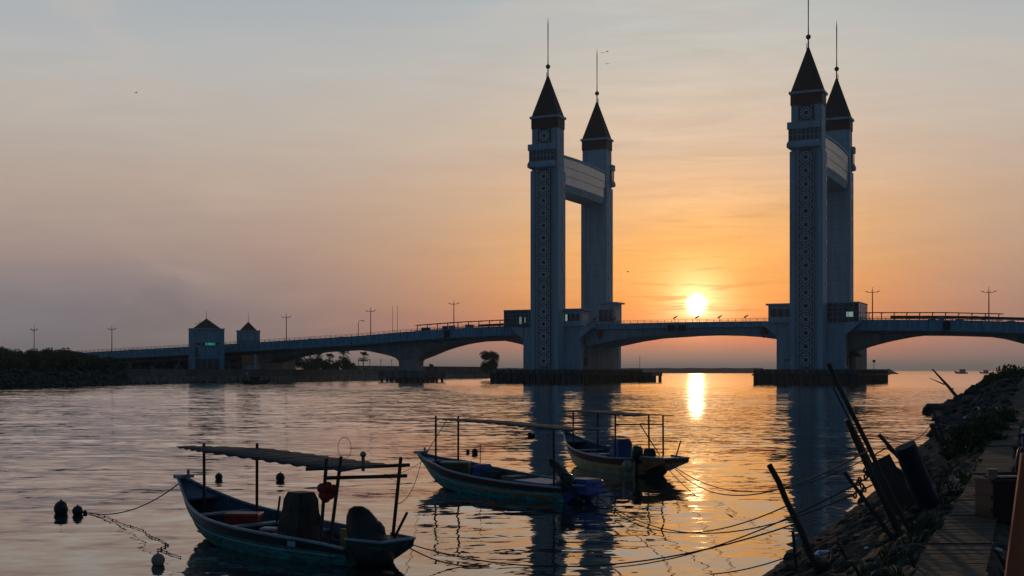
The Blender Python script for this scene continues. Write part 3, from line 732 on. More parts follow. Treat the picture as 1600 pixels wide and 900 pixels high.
# small lift houses
def lift_house(label, loc, rz, W, Dp, zb, ze, za, zm, litp):
    r = thing('lift_house', label, 'building', loc, rz, 'small blue houses with pyramid roofs')
    w2, d2 = W / 2, Dp / 2; h = ze - zb
    q = MB(); q.box(-w2 + .4, w2 - .4, -d2 + .4, d2 - .4, 0, h - .05); g = q.build('glass_wall', M['glassd'], r)
    q = MB()
    for sx in (-1, 1):
        for sy in (-1, 1):
            ww = 1.6
            x0, x1 = sorted((sx * w2, sx * (w2 - ww))); y0, y1 = sorted((sy * d2, sy * (d2 - ww))); q.box(x0, x1, y0, y1, 0, h)
    for z in (h - .7, h * .58, h * .3): q.box(-w2 + .1, w2 - .1, -d2 + .1, d2 - .1, z, z + .45)
    q.build('wall', M['fascia'], r)
    q = MB()
    for i in range(1, 4):
        x = -w2 + 1.6 + (W - 3.2) * i / 4; q.box(x - .1, x + .1, -d2 + .25, -d2 + .4, 0, h)
        y = -d2 + 1.6 + (Dp - 3.2) * i / 4; q.box(w2 - .4, w2 - .25, y - .1, y + .1, 0, h)
    q.build('mullion', M['fascia'], g)
    q = MB(); q.box(-w2 + 1.7, w2 - 1.7, -d2 + .18, -d2 + .35, h * .68, h - .75); q.build('blue_panel', M['fascia'], r)
    q = MB(); q.box(-w2 + 2.6, w2 - 1.7, -d2 + .18, -d2 + .35, h * .3 + .5, h * .57); q.build('blue_panel', M['fascia'], r)
    if litp:
        q = MB(); q.box(*litp); q.build('lit_pane', M['lit'], g)
    q = MB(); q.box(-w2 - .15, w2 + .15, -d2 - .15, d2 + .15, h, h + .35); q.build('parapet', M['conc'], r)
    q = MB(); q.frustum(-w2 + 1.0, w2 - 1.0, -d2 + 1.0, d2 - 1.0, h + .3, -.1, .1, -.1, .1, za - zb); q.build('roof', M['roof'], r)
    q = MB(); q.tube([(0, 0, za - zb - .2), (0, 0, zm - zb)], .09, 6, r2=.04); q.build('finial', M['steel'], r)
    return r
lh = at(322.5, 577, 416)
lift_house('larger blue lift house with a lit teal window in front of the bridge ramp', (lh.x, lh.y, 3.4), R(18), 11.0, 8.5, 3.4, 17.2, 20.9, 23.8, (-.6, 2.5, -4.25 + .35, -4.25 + .41, 8.6, 10.6))
lh = at(388, 577, 462)
lift_house('smaller blue lift house rising behind the bridge ramp', (lh.x, lh.y, 3.4), R(12), 8.4, 8.0, 3.4, 18.0, 21.6, 25.6, (-2.4, 2.4, -4.0 + .35, -4.0 + .41, 10.9, 11.5))
# kiosk under the ramp with orange wall
kp = at(391, 577, 414)
r = thing('kiosk', 'low orange walled kiosk under the bridge ramp behind the sea wall', 'kiosk', (kp.x, kp.y, 3.4), TH)
q = MB(); q.box(-2.4, 2.6, -1.5, 1.5, 2.1, 5.4); q.build('upper_wall', M['orange_wall'], r)
q = MB(); q.box(-2.2, 3.4, -1.3, 1.6, 0, 2.1); q.build('lower_wall', M['conc2'], r)
q = MB(); q.box(3.0, 3.6, -1.8, -1.4, 0, 5.6); q.build('post', M['conc'], r)

# ------------------------------------------------------------------ far shore on the left
shore = [(-260, 120), (-190, 190), (-128, 240), (-111, 270), (-106, 300), (-103, 334), (-95, 369), (-80, 392), (-68, 425), (-58, 468), (-40, 540), (-28, 590), (-12, 610), (25, 640)]
q = MB()
top = [(x - 3.0, y + 1.5, 3.4) for x, y in shore]; bot = [(x, y, -1) for x, y in shore]
far_pts = [(60, 900), (-600, 1100), (-1500, 900), (-900, 120)]
allp = top + [(x, y, 3.4) for x, y in far_pts]; allb = bot + [(x, y, -1) for x, y in far_pts]
n = len(allp)
q.v = [tuple(p) for p in allp + allb]
q.f = [tuple(range(n))] + [(i, (i + 1) % n, n + (i + 1) % n, n + i) for i in range(n)]; q.m = [0] * len(q.f)
M['ground'] = mat('earth_and_grass', (.06, .06, .035), .95, var=.4, vscale=.1)
o = q.build('ground', M['ground']); tag(o, kind='structure')
# sea wall from the rocks to the pier platform
wl = shore[5:13]
def offs(pts, d):
    out = []
    for i, (x, y) in enumerate(pts):
        a = Vector(pts[max(i - 1, 0)]); b_ = Vector(pts[min(i + 1, len(pts) - 1)]); t_ = (b_ - a).normalized()
        out.append((x + t_.y * d, y - t_.x * d))
    return out
r = thing('sea_wall', 'long low concrete sea wall along the far shore under the bridge ramp', 'wall', (0, 0, 0))
o1, o2, o3 = offs(wl, -1.2), offs(wl, .4), offs(wl, 1.6)
M['seawall'] = mat('sea_wall_concrete', (.10, .095, .088), .9, var=.35, vscale=.25, bump=.3, bscale=1, stretch=(1, 1, .4))
q = MB(); q.loft([[(a[0], a[1], 2.0), (b_[0], b_[1], 2.0), (b_[0], b_[1], 4.0), (a[0], a[1], 4.0)] for a, b_ in zip(o1, o2)]); q.build('upper_wall', M['seawall'], r)
q = MB(); q.loft([[(a[0], a[1], -1), (b_[0], b_[1], -1), (b_[0], b_[1], 1.9), (a[0], a[1], 2.1)] for a, b_ in zip(o1, o3)]); q.build('lower_wall', M['conc_dark'], r)
# balustrade
q = MB()
a, b_ = Vector(wl[4]), Vector(wl[7])
L_ = (b_ - a).length
for i in range(int(L_ / 2.3)):
    p = a.lerp(b_, i * 2.3 / L_) ; q.box(p.x - 2.0 - .42, p.x - 2.0 + .42, p.y + .6, p.y + 1.2, 3.4, 5.2)
p0 = a; p1 = b_
q.tube([(p0.x - 2, p0.y + .9, 5.25), (p1.x - 2, p1.y + .9, 5.25)], .22, 4)
tag(q.build('balustrade', M['conc_dark']), 'low concrete balustrade on the promenade left of the round tree', 'balustrade')
pl = None
for px, lab in ((560, 'leftmost short promenade lamp, just left of the lone palm'), (578, 'short promenade lamp just right of the lone palm'), (595, 'short promenade lamp midway between lone palm and left pier'), (612, 'short promenade lamp touching the left side of the pier'), (655, 'short promenade lamp just right of the left pier')):
    p = at(px, 577, 560); p.z = 3.4
    if pl is None:
        pl = thing('promenade_lamp', lab, 'lamp', p, 0, 'short lamps on the far promenade')
        q = MB(); q.tube([(0, 0, 0), (0, 0, 4.8)], .12, 6); q.build('pole', M['steel'], pl)
        q = MB(); q.box(-.4, .4, -.3, .3, 4.8, 5.1); q.build('lamp_head', M['steel'], pl)
    else: copy_tree(pl, p, 0, lab)

# riprap
ico = None
def rockmesh(mb, c, r, sd, flat=.65):
    rr = random.Random(sd); vs = []
    for i in range(1, 5):
        for j in range(7):
            t_ = pi * i / 5; p_ = 2 * pi * (j + (i % 2) * .5) / 7; k = r * (.75 + .45 * rr.random())
            vs.append((c[0] + k * sin(t_) * cos(p_), c[1] + k * sin(t_) * sin(p_), c[2] + k * cos(t_) * flat))
    vs += [(c[0], c[1], c[2] + r * flat * .9), (c[0], c[1], c[2] - r * flat * .9)]
    fs = [(i * 7 + j, i * 7 + (j + 1) % 7, (i + 1) * 7 + (j + 1) % 7, (i + 1) * 7 + j) for i in range(3) for j in range(7)]
    fs += [(28, (j + 1) % 7, j) for j in range(7)] + [(29, 21 + j, 21 + (j + 1) % 7) for j in range(7)]
    mb.add(vs, fs)
q = MB()
seg = shore[1:8]
for k in range(900):
    i = rnd.randrange(len(seg) - 1); f = rnd.random(); t_ = rnd.random()
    x = seg[i][0] + (seg[i + 1][0] - seg[i][0]) * f; y = seg[i][1] + (seg[i + 1][1] - seg[i][1]) * f
    rockmesh(q, (x + 1.8 - t_ * 4.5, y - .8 + t_ * 1.8, -.2 + t_ * 3.9), rnd.uniform(.35, .9), k)
tag(q.build('riprap', M['rock']), 'grey riprap boulders along the waterline below the mangroves', 'rocks', kind='stuff')

# far breakwater
q = MB(); secs = []
for i in range(40):
    px = 690 + (1192 - 690) * i / 39; c = at(px, 583, 1755); c.z = 0
    hh = 7.1 + .25 * sin(i * 1.7)
    secs.append([(c.x, c.y - 9, -1), (c.x, c.y - 3, hh), (c.x, c.y + 3, hh), (c.x, c.y + 9, -1)])
q.loft(secs); tag(q.build('breakwater', M['rock']), 'long dark breakwater low on the horizon beneath the opening span', 'breakwater')
q = MB(); c = at(1388, 580, 1300); e = at(1404, 580, 1300)
q.loft([[(c.x, 1290, -1), (c.x, 1297, 5.5), (c.x, 1303, 5.5), (c.x, 1310, -1)], [(e.x - 6, 1290, -1), (e.x - 6, 1298, 3), (e.x - 6, 1302, 3), (e.x - 6, 1310, -1)], [(e.x, 1295, -1), (e.x, 1299, .3), (e.x, 1301, .3), (e.x, 1305, -1)]])
tag(q.build('breakwater', M['rock']), 'short tapering tip of a breakwater just right of the right fender platform', 'breakwater')

# ------------------------------------------------------------------ vegetation
def crown(mb, blobs, n, leaf, rr, flat=.6):
    tot_ = sum(b_[3] ** 2 for b_ in blobs)
    for (cx, cy, cz, r_) in blobs:
        for i in range(int(n * r_ * r_ / tot_)):
            d = Vector((rr.gauss(0, 1), rr.gauss(0, 1), rr.gauss(0, 1))).normalized() * r_ * (rr.random() ** .45) * rr.uniform(.85, 1.12)
            p = Vector((cx + d.x, cy + d.y, cz + d.z * .8))
            a = Vector((rr.gauss(0, 1), rr.gauss(0, 1), rr.gauss(0, flat))).normalized(); u_ = a.orthogonal().normalized(); v_ = a.cross(u_)
            ll = leaf * rr.uniform(.6, 1.4)
            mb.add([p - u_ * ll, p - v_ * ll * .45, p + u_ * ll, p + v_ * ll * .45], [(0, 1, 2, 3)])
def tree(name, label, cat, loc, Wd, Ht, trunk_h, nblob, nleaf, leaf, sd, group=None, lm='leaf', spread=1.0):
    rr = random.Random(sd); r = thing(name, label, cat, loc, rr.uniform(0, 6), group)
    blobs = []
    for i in range(nblob):
        a = rr.uniform(0, 2 * pi); k = sqrt(rr.random()) * Wd * .36 * spread; z = trunk_h + (Ht - trunk_h) * rr.uniform(.06, .82) * (1 - .35 * (k / (Wd * .5)))
        blobs.append((k * cos(a), k * sin(a), z, Wd * rr.uniform(.12, .22)))
    tb = MB(); tb.tube([(0, 0, -.3), (rr.uniform(-.1, .1) * Wd * .2, 0, Ht * .35), (0, rr.uniform(-.1, .1), Ht * .6)], [Wd * .035, Wd * .025, Wd * .012], 7)
    for b_ in blobs: tb.tube([(0, 0, Ht * .25), (b_[0] * .5, b_[1] * .5, (b_[2] + Ht * .25) * .5), (b_[0], b_[1], b_[2])], [Wd * .018, Wd * .012, Wd * .005], 5)
    tb.build('trunk', M['bark'], r)
    cb = MB(); crown(cb, blobs, nleaf, leaf, rr); cb.build('crown', M[lm], r)
    return r
protos = [tree('mangrove_tree', 'dense low mangrove tree in the thicket above the rocks at far left', 'tree', (0, 0, 0), 8, 6.0, -.4, 17, 5200, .26, 100 + i, 'mangroves above the rocks on the far left shore') for i in range(3)]
used = set()
mang = []
for i in range(30):
    px = -45 + i * 8.0; base = interp([(-60, 545), (0, 543), (30, 548), (60, 546), (100, 545), (130, 550), (150, 558), (180, 561), (210, 566)], px) + rnd.uniform(-4, 5)
    d = interp([(-60, 268), (0, 283), (200, 345)], px) + rnd.uniform(0, 12)
    p = at(px, 578, d); hgt = EYE + (579 - base) * d / 1950 - 3.2
    mang.append((p.x, p.y, hgt))
for i in range(12):
    px = -50 + i * 15; d = 330 + rnd.uniform(0, 20); p = at(px, 578, d); mang.append((p.x, p.y, 4.6 + rnd.random()))
for i, (x, y, hgt) in enumerate(mang):
    pr = protos[i % 3]
    if i < 3: o = pr; o.location = (x, y, 3.2)
    else: o = copy_tree(pr, (x, y, 3.2), rnd.uniform(0, 6))
    s_ = max(.3, hgt / 5.6); o.scale = (min(1.0, s_ + .1), min(1.0, s_ + .1), s_)
# trees under the left arch
tb_ = [(445, 562, 8), (458, 558, 9), (480, 556, 8), (492, 561, 7), (505, 563, 6), (430, 566, 6), (535, 560, 8), (520, 566, 5), (548, 567, 5)]
for i, (px, py, wd) in enumerate(tb_):
    d = 520; p = at(px, 577, d); ht = EYE + (579 - py) * d / 1950 - 3.4
    tree('broadleaf_tree', ['bushy far tree under left arch, %s' % w_ for w_ in ('third clump from the left', 'tall clump beside the ramp', 'the widest clump', 'low clump right of the widest one', 'low clump left of the first palm', 'leftmost small clump', 'clump at the foot of the tallest palm', 'small clump between the palms', 'rightmost small clump')][i],
         'tree', (p.x, p.y, 3.4), wd * 1.4, ht * 1.2, .1, 12, 2800, .30, 300 + i, 'bushy trees under the left arch')
p = at(769, 577, 470)
tree('broadleaf_tree', 'round dark tree standing alone on the promenade left of the towers', 'tree', (p.x, p.y, 3.4), 10.5, 9.2, .0, 17, 7500, .25, 419, spread=1.05)
p = at(671, 577, 500); tree('shrub', 'small dark shrub behind the balustrade right of the left pier', 'shrub', (p.x, p.y, 3.4), 4.6, 3.2, .1, 7, 1200, .22, 412)
p = at(797, 577, 470); tree('shrub', 'very small shrub just right of the round dark tree', 'shrub', (p.x, p.y, 3.4), 2.2, 1.4, .1, 4, 500, .18, 413)
def palm(label, px, py, d, sd, hd=1.0):
    rr = random.Random(sd); p = at(px, 577, d); ht = EYE + (579 - py) * d / 1950 - 3.4 - 1.4
    r = thing('palm_tree', label, 'palm', (p.x, p.y, 3.4), 0, 'fan palms under the left arch')
    q = MB(); q.tube([(0, 0, 0), (rr.uniform(-.2, .2), 0, ht * .5), (0, 0, ht)], [.28, .2, .17], 7); q.build('trunk', M['bark'], r)
    q = MB()
    for i in range(34):
        a = rr.uniform(0, 2 * pi); e = rr.uniform(-.7, 1.3); ln = rr.uniform(1.2, 1.8) * hd
        dd = Vector((cos(a) * cos(e), sin(a) * cos(e), sin(e))); c = Vector((0, 0, ht)) + dd * ln
        q.tube([(0, 0, ht), tuple(c)], .04, 3)
        s_ = dd.cross(Vector((0, 0, 1))); s_ = s_.normalized() if s_.length > .1 else Vector((1, 0, 0)); n_ = s_.cross(dd)
        for j in range(9):
            b_ = -1.3 + 2.6 * j / 8; t_ = c + (dd * cos(b_) + s_ * sin(b_)) * .95 * hd; u_ = (dd * sin(b_) * -1 + s_ * cos(b_)) * .14 * hd
            q.add([tuple(c), tuple(t_ + u_), tuple(t_ - u_)], [(0, 1, 2)])
    q.build('crown', M['leaf'], r)
palm('fan palm with round crown, first from the left above the trees', 497, 553, 520, 1)
palm('fan palm second from the left, slender trunk over low trees', 515, 555, 520, 2)
palm('tallest fan palm, third from the left', 537, 549, 520, 3, 1.15)
palm('fan palm standing alone right of the other three', 568, 554, 520, 4, 1.1)

# ------------------------------------------------------------------ near bank
XS = [(0, -4.8), (21.9, 4.4), (33.3, 9.2), (45, 14), (58, 18.8), (70, 23.8), (85, 29), (100, 33.5), (106, 35.4), (112, 40), (125, 49), (180, 70), (300, 122)]
XP = [(0, -1.1), (22, 8.1), (58, 23.2), (75, 30.4), (100, 41.2), (115, 48), (130, 57), (180, 80), (300, 132)]
ZP = [(0, 1.7), (58, 1.7), (75, 2.4), (100, 3.15), (300, 3.15)]
def gz(x, y, fine=True):
    xs, xp, zp = interp(XS, y), interp(XP, y), interp(ZP, y)
    t_ = (x - xs) / (xp - xs)
    if t_ < 0: z = (x - xs) * .5
    elif t_ < 1:
        z = zp * (t_ * .82 + .18 * t_ * t_) if y < 60 else zp * (1 - (1 - t_) ** 1.5)
        f = min(1, t_ * 4) * min(1, (1 - t_) * 6 + .1)
        z += f * (.12 * noise.noise((x * .9, y * .9, 0)) + .07 * noise.noise((x * 2.3, y * 2.3, 5)) + .09 * noise.noise((x * 5.1, y * 4.3, 8)))
        if y > 60: z += f * .5 * noise.noise((x * .5, y * .35, 9))
    else:
        z = zp
        if x - xp > .7: z += -.12 * min(1, (x - xp - .7) * 3) + .05 * noise.noise((x * 1.5, y * 1.5, 2))
        if y > 62: z += .25 * noise.noise((x * .4, y * .4, 3)) * min(1, (y - 62) / 20)
    if fine: z += .035 * noise.noise((x * 9, y * 9, 1)) + .05 * noise.noise((x * 3.1, y * 1.3, 4)) * (1 if 0 < t_ < 1 else 0)
    return max(z, -1.5)
q = MB()
rows = []; y = -2.0
while y < 300:
    rows.append(y); y += .11 if y < 40 and y > 8 else (.35 if y < 9 else (.3 if y < 80 else (.9 if y < 130 else 6)))
offs_ = [-5, -2.5, -1, -.4] + [i * .0125 for i in range(81)] 
idx = 0
for y in rows:
    xs, xp = interp(XS, y), interp(XP, y)
    xsn = [xs - 6, xs - 2.5, xs - .8] + [xs + (xp - xs) * i / 44 for i in range(45)] + [xp + d_ for d_ in (.2, .45, .64, .72, .9, 1.2, 1.7, 2.3, 3.2, 5, 9, 20, 60, 200)]
    for x in xsn: q.v.append((x, y, gz(x, y)))
nc = 3 + 45 + 14
for i in range(len(rows) - 1):
    for j in range(nc - 1):
        q.f.append((i * nc + j, i * nc + j + 1, (i + 1) * nc + j + 1, (i + 1) * nc + j)); q.m.append(0)
M['mud'] = mat('mud_and_stone_bank', (.020, .015, .010), .92, var=.45, vscale=3.5, bump=1.0, bscale=16, c2=(.085, .060, .038))
o = q.build('bank', M['mud'], smooth=True); tag(o, 'sloping muddy stone bank running down to the water on the right', kind='structure')
# path slabs
M['slab'] = mat('path_concrete', (.050, .040, .032), .9, var=.5, vscale=3.5, bump=.8, bscale=8)
q = MB(); y = 7.0; k = 0
while y < 60:
    ln = rnd.uniform(1.7, 2.6) if y < 30 else 2.2; y2 = y + ln - .035; jz = rnd.uniform(-.02, .03); jw = rnd.uniform(-.06, .04)
    xa, xb = interp(XP, y), interp(XP, y2)
    n_ = max(3, int(ln / .13))
    for j in range(n_):         # board-marked strips
        ya = y + (y2 - y) * j / n_; yb = y + (y2 - y) * (j + 1) / n_ - .002; a_, b_ = interp(XP, ya), interp(XP, yb); dz = rnd.uniform(-.0025, .0025)
        q.add([(a_ + jw, ya, 1.6), (a_ + .66 + jw, ya - .05, 1.6), (b_ + .66 + jw, yb - .05, 1.6), (b_ + jw, yb, 1.6),
               (a_ + jw, ya, 1.75 + jz + dz), (a_ + .66 + jw, ya - .05, 1.76 + jz + dz), (b_ + .66 + jw, yb - .05, 1.76 + jz + dz), (b_ + jw, yb, 1.75 + jz + dz)],
              [(3, 2, 1, 0), (4, 5, 6, 7), (0, 1, 5, 4), (1, 2, 6, 5), (2, 3, 7, 6), (3, 0, 4, 7)])
    y += ln
tag(q.build('path', M['slab']), 'narrow worn slab path along the top of the bank', kind='structure')

def ghit(px, py):
    d = 5.0
    while d < 200:
        p = at(px, py, d)
        if p.z <= gz(p.x, p.y, False): return p
        d += .05
    return at(px, py, 60)
# rubble on bank
q = MB()
for k in range(420):
    y = 9 + 110 * rnd.random() ** 1.6; xs, xp = interp(XS, y), interp(XP, y); t_ = rnd.random() ** .8; x = xs + (xp - xs) * t_ * .97
    rockmesh(q, (x, y, gz(x, y, False) + .0), rnd.uniform(.03, .10) * (1 + y * .035), 1000 + k)
for k in range(260):
    y = 62 + 60 * rnd.random(); xs, xp = interp(XS, y), interp(XP, y); t_ = rnd.uniform(0, .95); x = xs + (xp - xs) * t_
    rockmesh(q, (x, y, gz(x, y, False) + .1), rnd.uniform(.18, .5), 3000 + k)
for k in range(160):
    y = 9 + 20 * rnd.random(); x = interp(XP, y) + .75 + rnd.random() * 1.2
    rockmesh(q, (x, y, gz(x, y, False)), rnd.uniform(.02, .07), 5000 + k)
M['rub'] = mat('bank_rubble_stone', (.03, .026, .022), .9, var=.5, vscale=.9, bump=.5, bscale=9, c2=(.08, .073, .065))
tag(q.build('rubble', M['rub']), 'loose stones scattered over the bank', 'stones', kind='stuff')
# weeds in tufts along the path and the upper bank
q = MB(); rw = random.Random(9)
for k in range(520):
    y = 9 + 50 * rw.random() ** 1.3; xp = interp(XP, y); xs = interp(XS, y)
    x = xp - abs(rw.gauss(0, .5)) - .02 if rw.random() < .7 else xp + .72 + abs(rw.gauss(0, .5))
    if noise.noise((x * .8, y * .5, 20)) < -.05: continue
    z = gz(x, y, False)
    for b_ in range(9):
        a_ = rw.uniform(0, 6.28); hh = rw.uniform(.05, .22) * (1 + y * .01); lx, ly = cos(a_) * hh * .6, sin(a_) * hh * .6; wx, wy = -sin(a_) * .008, cos(a_) * .008
        q.add([(x - wx, y - wy, z - .02), (x + wx, y + wy, z - .02), (x + lx * .5 + wx, y + ly * .5 + wy, z + hh * .7), (x + lx, y + ly, z + hh)], [(0, 1, 2, 3)])
tag(q.build('weeds', M['leaf2']), 'rough weeds and grass tufts along both edges of the path', 'weeds', kind='stuff')
# driftwood and sticks
for i, (px, py, ln, az_, tl) in enumerate(((1345, 858, 1.1, .5, .05), (1390, 870, .9, .9, .1), (1452, 815, .8, .2, .15), (1432, 855, 1.3, .7, .04), (1478, 770, .9, 1.1, .2), (1300, 880, .6, 1.4, .1), (1495, 720, 1.2, .4, .2))):
    g = ghit(px, py); q = MB(); d_ = Vector((cos(az_) * ln, sin(az_) * ln, tl)); q.tube([(0, 0, .03), tuple(d_ * .5 + Vector((.03, .02, .05))), tuple(d_ + Vector((0, 0, .03)))], [.03, .026, .015], 6)
    tag(q.build('driftwood', M['wood'], None, tuple(g)), ('stick lying low on the bank near the bottom edge', 'stick lying right of the lowest scrap near the bottom edge', 'short stick between the drum and the path', 'long stick lying below the leaning posts', 'stick beside the foot of the drum', 'small stick just below the pale blue bag', 'stick at the foot of the big bush')[i], 'driftwood', 'sticks lying on the bank')
q = MB()
for k in range(1500):
    y = 9 + 24 * rnd.random() ** 1.3; xs, xp = interp(XS, y), interp(XP, y); x = xs + (xp - xs) * rnd.uniform(.05, 1.0)
    if noise.noise((x * .9, y * .6, 31)) < -.12: continue
    rockmesh(q, (x, y, gz(x, y, False)), rnd.uniform(.015, .055) * (1 if rnd.random() < .9 else 2.2), 9000 + k, .5)
tag(q.build('gravel', M['rub']), 'broken gravel and shells over the lower bank', 'gravel', kind='stuff')
# boulder overhanging the water with post beneath
p = at(1463, 641, 104)
q = MB(); rockmesh(q, (0, 0, 0), 1.15, 77, .55); tag(q.build('boulder', M['rub'], None, (p.x, p.y, p.z), smooth=False), 'dark boulder on the very tip of the bank above the water', 'boulder')

# bushes on the bank
bsp = [(1530, 702, 1.6, .9, 'big dark bush spilling down the bank left of the path'), (1542, 684, 1.7, 1.0, 'dark bush behind the big bush beside the path'), (1562, 664, 1.7, .8, 'low bush where the path disappears'),
       (1502, 708, 1.2, .6, 'low leafy bush nearest the posts at the water edge'), (1535, 690, 1.0, .5, 'small bush hugging the left edge of the path')]
for i, (px, py, wd, ht, lab) in enumerate(bsp):
    g = ghit(px, py); tree('bush', lab, 'bush', (g.x, g.y, g.z - .1), wd, ht, .05, 12, 3600, .05, 600 + i, 'bushes on the bank', 'leaf2', 1.1)
bs2 = [(1528, 606, 96, 1.3, .9, 'sprawling shrub with open twigs on the skyline'), (1552, 606, 98, 2.6, 2.2, 'low green shrub on the rising skyline of the bank'), (1575, 598, 100, 3.2, 2.6, 'middle green shrub on the rising skyline of the bank'),
       (1598, 592, 102, 3.8, 3.0, 'highest green shrub at the right picture edge'), (1618, 590, 100, 7, 3.0, 'green shrub beyond the right picture edge')]
for i, (px, py, d, wd, ht, lab) in enumerate(bs2):
    p = at(px, py, d); zb = gz(p.x, p.y, False)
    tree('shrub', lab, 'shrub', (p.x, p.y, zb - .4), wd, max(.6, p.z - zb - .1), .0, 12, 4200, .16, 700 + i, 'shrubs on the skyline of the bank', 'leaf', 1.1)

# leaning posts
def post(label, a, b_, w1, w2=None, name='wooden_post', mt='wood', dd=0, extra=None):
    g = ghit(*a); d = g.y; t_ = at(b_[0], b_[1], d + dd)
    r1 = w1 * d / 1950 / 2; r2 = (w2 or w1) * (d + dd) / 1950 / 2
    dirn = (t_ - g).normalized()
    q = MB(); n_ = 7; pts = [tuple(g - dirn * .25 + (t_ - g + dirn * .25) * i / n_ + Vector((rnd.gauss(0, 1), rnd.gauss(0, 1), 0)) * r1 * .12 - Vector(g)) for i in range(n_ + 1)]
    q.tube(pts, [r1 + (r2 - r1) * i / n_ for i in range(n_ + 1)], 8)
    o = q.build(name, M[mt], None, tuple(g), smooth=False)
    return tag(o, label, 'post', 'leaning mooring posts on the bank'), g, t_
PA = post('thick leaning post standing alone at the water, left of all the others', (1279, 893), (1203, 726), 11, 9)
post('short thin upright stake beside the lone leaning post', (1244, 897), (1239, 830), 6, 5)
PB = post('longest leaning pole, its tip highest against the tower base', (1425, 838), (1294, 568), 8, 7)
post('thin pole close behind the longest leaning pole', (1400, 800), (1302, 606), 4, 3, dd=.6)
PC = post('thick leaning post under the longest pole, chain hanging on it', (1407, 836), (1323, 656), 13, 9)
PD = post('shorter leaning stake left of the thick chained post', (1396, 843), (1319, 737), 8, 6)
PE = post('leaning post with broken notched top behind the blue drum', (1452, 772), (1374, 679), 7, 6)
post('second broken post close right of the notched one', (1440, 745), (1386, 698), 6, 5)
post('slender leaning stake under the boulder', (1481, 706), (1459, 643), 5, 4)
PG = post('short thick stake crossing the slender one below the boulder', (1476, 706), (1455, 662), 9, 8)
post('short square stake rising from the blue drum', (1450, 740), (1425, 689), 9, 8)
post('thin stake lying low on the bank by the rubbish', (1322, 872), (1308, 846), 5, 4)
# forked dead branch
g = at(1503, 630, 88); t_ = at(1457, 577, 90); tw = at(1476, 601, 89.2); tt = at(1453, 591, 89.5)
q = MB(); q.tube([g, g.lerp(t_, .5) + Vector((.05, 0, .02)), t_], [.13, .1, .05], 6); q.tube([tw, tt.lerp(tw, .4), tt], [.05, .035, .02], 5)
q.tube([g.lerp(t_, .35), g.lerp(t_, .35) + Vector((.12, 0, .22))], .05, 5)
tag(q.build('dead_branch', M['wood']), 'bare forked branch stuck in the bank, pointing up left over the water', 'branch')
# chain
q = MB(); a = at(1352, 735, PC[1].y - .2)
for i in range(9):
    c = a + Vector((.06 * sin(i * 1.3) - i * .012, 0, -i * .055 * PC[1].y / 22)); rr_ = .035
    q.tube([tuple(c + Vector((cos(t2) * rr_ * .6, (sin(t2) * rr_ * .4 if i % 2 else 0), sin(t2) * rr_))) for t2 in [2 * pi * j / 8 for j in range(9)]], .014, 4)
tag(q.build('chain', M['steel']), 'rusty chain hanging from the thick leaning post', 'chain')

# blue drum leaning
g = ghit(1468, 792)
r = thing('plastic_drum', 'dark blue plastic drum leaning left among the posts', 'drum', tuple(g + Vector((-.12, .1, 0))), 0, rot=(R(6), R(-24), 0))
q = MB(); hD = 1.0; rD = .17
q.lathe([(rD * .94, 0), (rD, .03), (rD, .36), (rD * 1.04, .38), (rD * 1.04, .42), (rD, .44), (rD, .72), (rD * 1.04, .74), (rD * 1.04, .78), (rD, .8), (rD, .97), (rD * .95, 1.0)], 24); q.build('body', M['drum'], r, smooth=False)
q = MB(); q.lathe([(rD * .9, 1.001), (rD * .9, 1.02)], 24); q.build('lid', M['drum'], r)
g = ghit(1440, 790)
q = MB(); q.box(-.22, .22, -.02, .02, 0, 1.0); tag(q.build('plank', M['wood'], None, tuple(g + Vector((-.25, .05, -.1))), rot=(R(-8), R(-27), 0)), 'dark upright plank leaning against the blue drum', 'plank')

# old tyre on the bank
g = ghit(1400, 760)
q = MB(); q.tube([(.26 * cos(a_), 0, .26 * sin(a_)) for a_ in [2 * pi * i / 20 for i in range(21)]], .08, 8, cap=False)
tag(q.build('old_tyre', M['black'], None, tuple(g + Vector((0, .2, .25))), rot=(R(-25), 0, R(20)), smooth=True), 'old black tyre propped between the leaning posts', 'tyre')

# rubbish
def litter(label, px, py, sx, sy, sz, mt, rz, name, cat):
    g = ghit(px, py); q = MB()
    q.loft([[(-sx, -sy, 0), (sx, -sy * .8, 0), (sx * .9, sy, 0), (-sx, sy, 0)], [(-sx * .9, -sy * .6, sz), (sx * .7, -sy * .9, sz * .8), (sx * .8, sy * .7, sz), (-sx * .6, sy * .8, sz * 1.1)]])
    return tag(q.build(name, mt, None, tuple(g), rz), label, cat, 'rubbish lying on the bank')
mlt = mat('pale_blue_bag', (.40, .55, .68), .6, var=.3, vscale=12)
litter('crumpled pale blue plastic bag on the mud right of the lone post', 1290, 866, .19, .07, .06, mlt, .3, 'plastic_bag', 'bag')
litter('small pinkish scrap just above the pale blue bag', 1281, 851, .05, .03, .03, mat('pink_scrap', (.4, .27, .22), .7), .8, 'scrap', 'scrap')
litter('white scrap low on the bank between posts', 1358, 857, .07, .03, .02, M['white'], .2, 'scrap', 'scrap')
litter('white crumpled cup on the bank right of the drum', 1473, 745, .07, .06, .06, M['white'], .5, 'cup', 'cup')
litter('pale scrap at the foot of the thick chained post', 1372, 760, .06, .05, .06, M['buoyp'], .5, 'scrap', 'scrap')
litter('pale scrap on the edge of the path by the bush', 1556, 680, .12, .12, .12, M['buoyp'], .4, 'scrap', 'scrap')
litter('white sheet of plastic lying on a path slab', 1499, 820, .05, .07, .01, mlt, .1, 'plastic_sheet', 'plastic sheet')
litter('orange brick shard at the bottom edge of the bank', 1402, 890, .035, .16, .03, mat('brick_shard', (.35, .12, .07), .8), -.5, 'brick_shard', 'brick')
rr = random.Random(55)
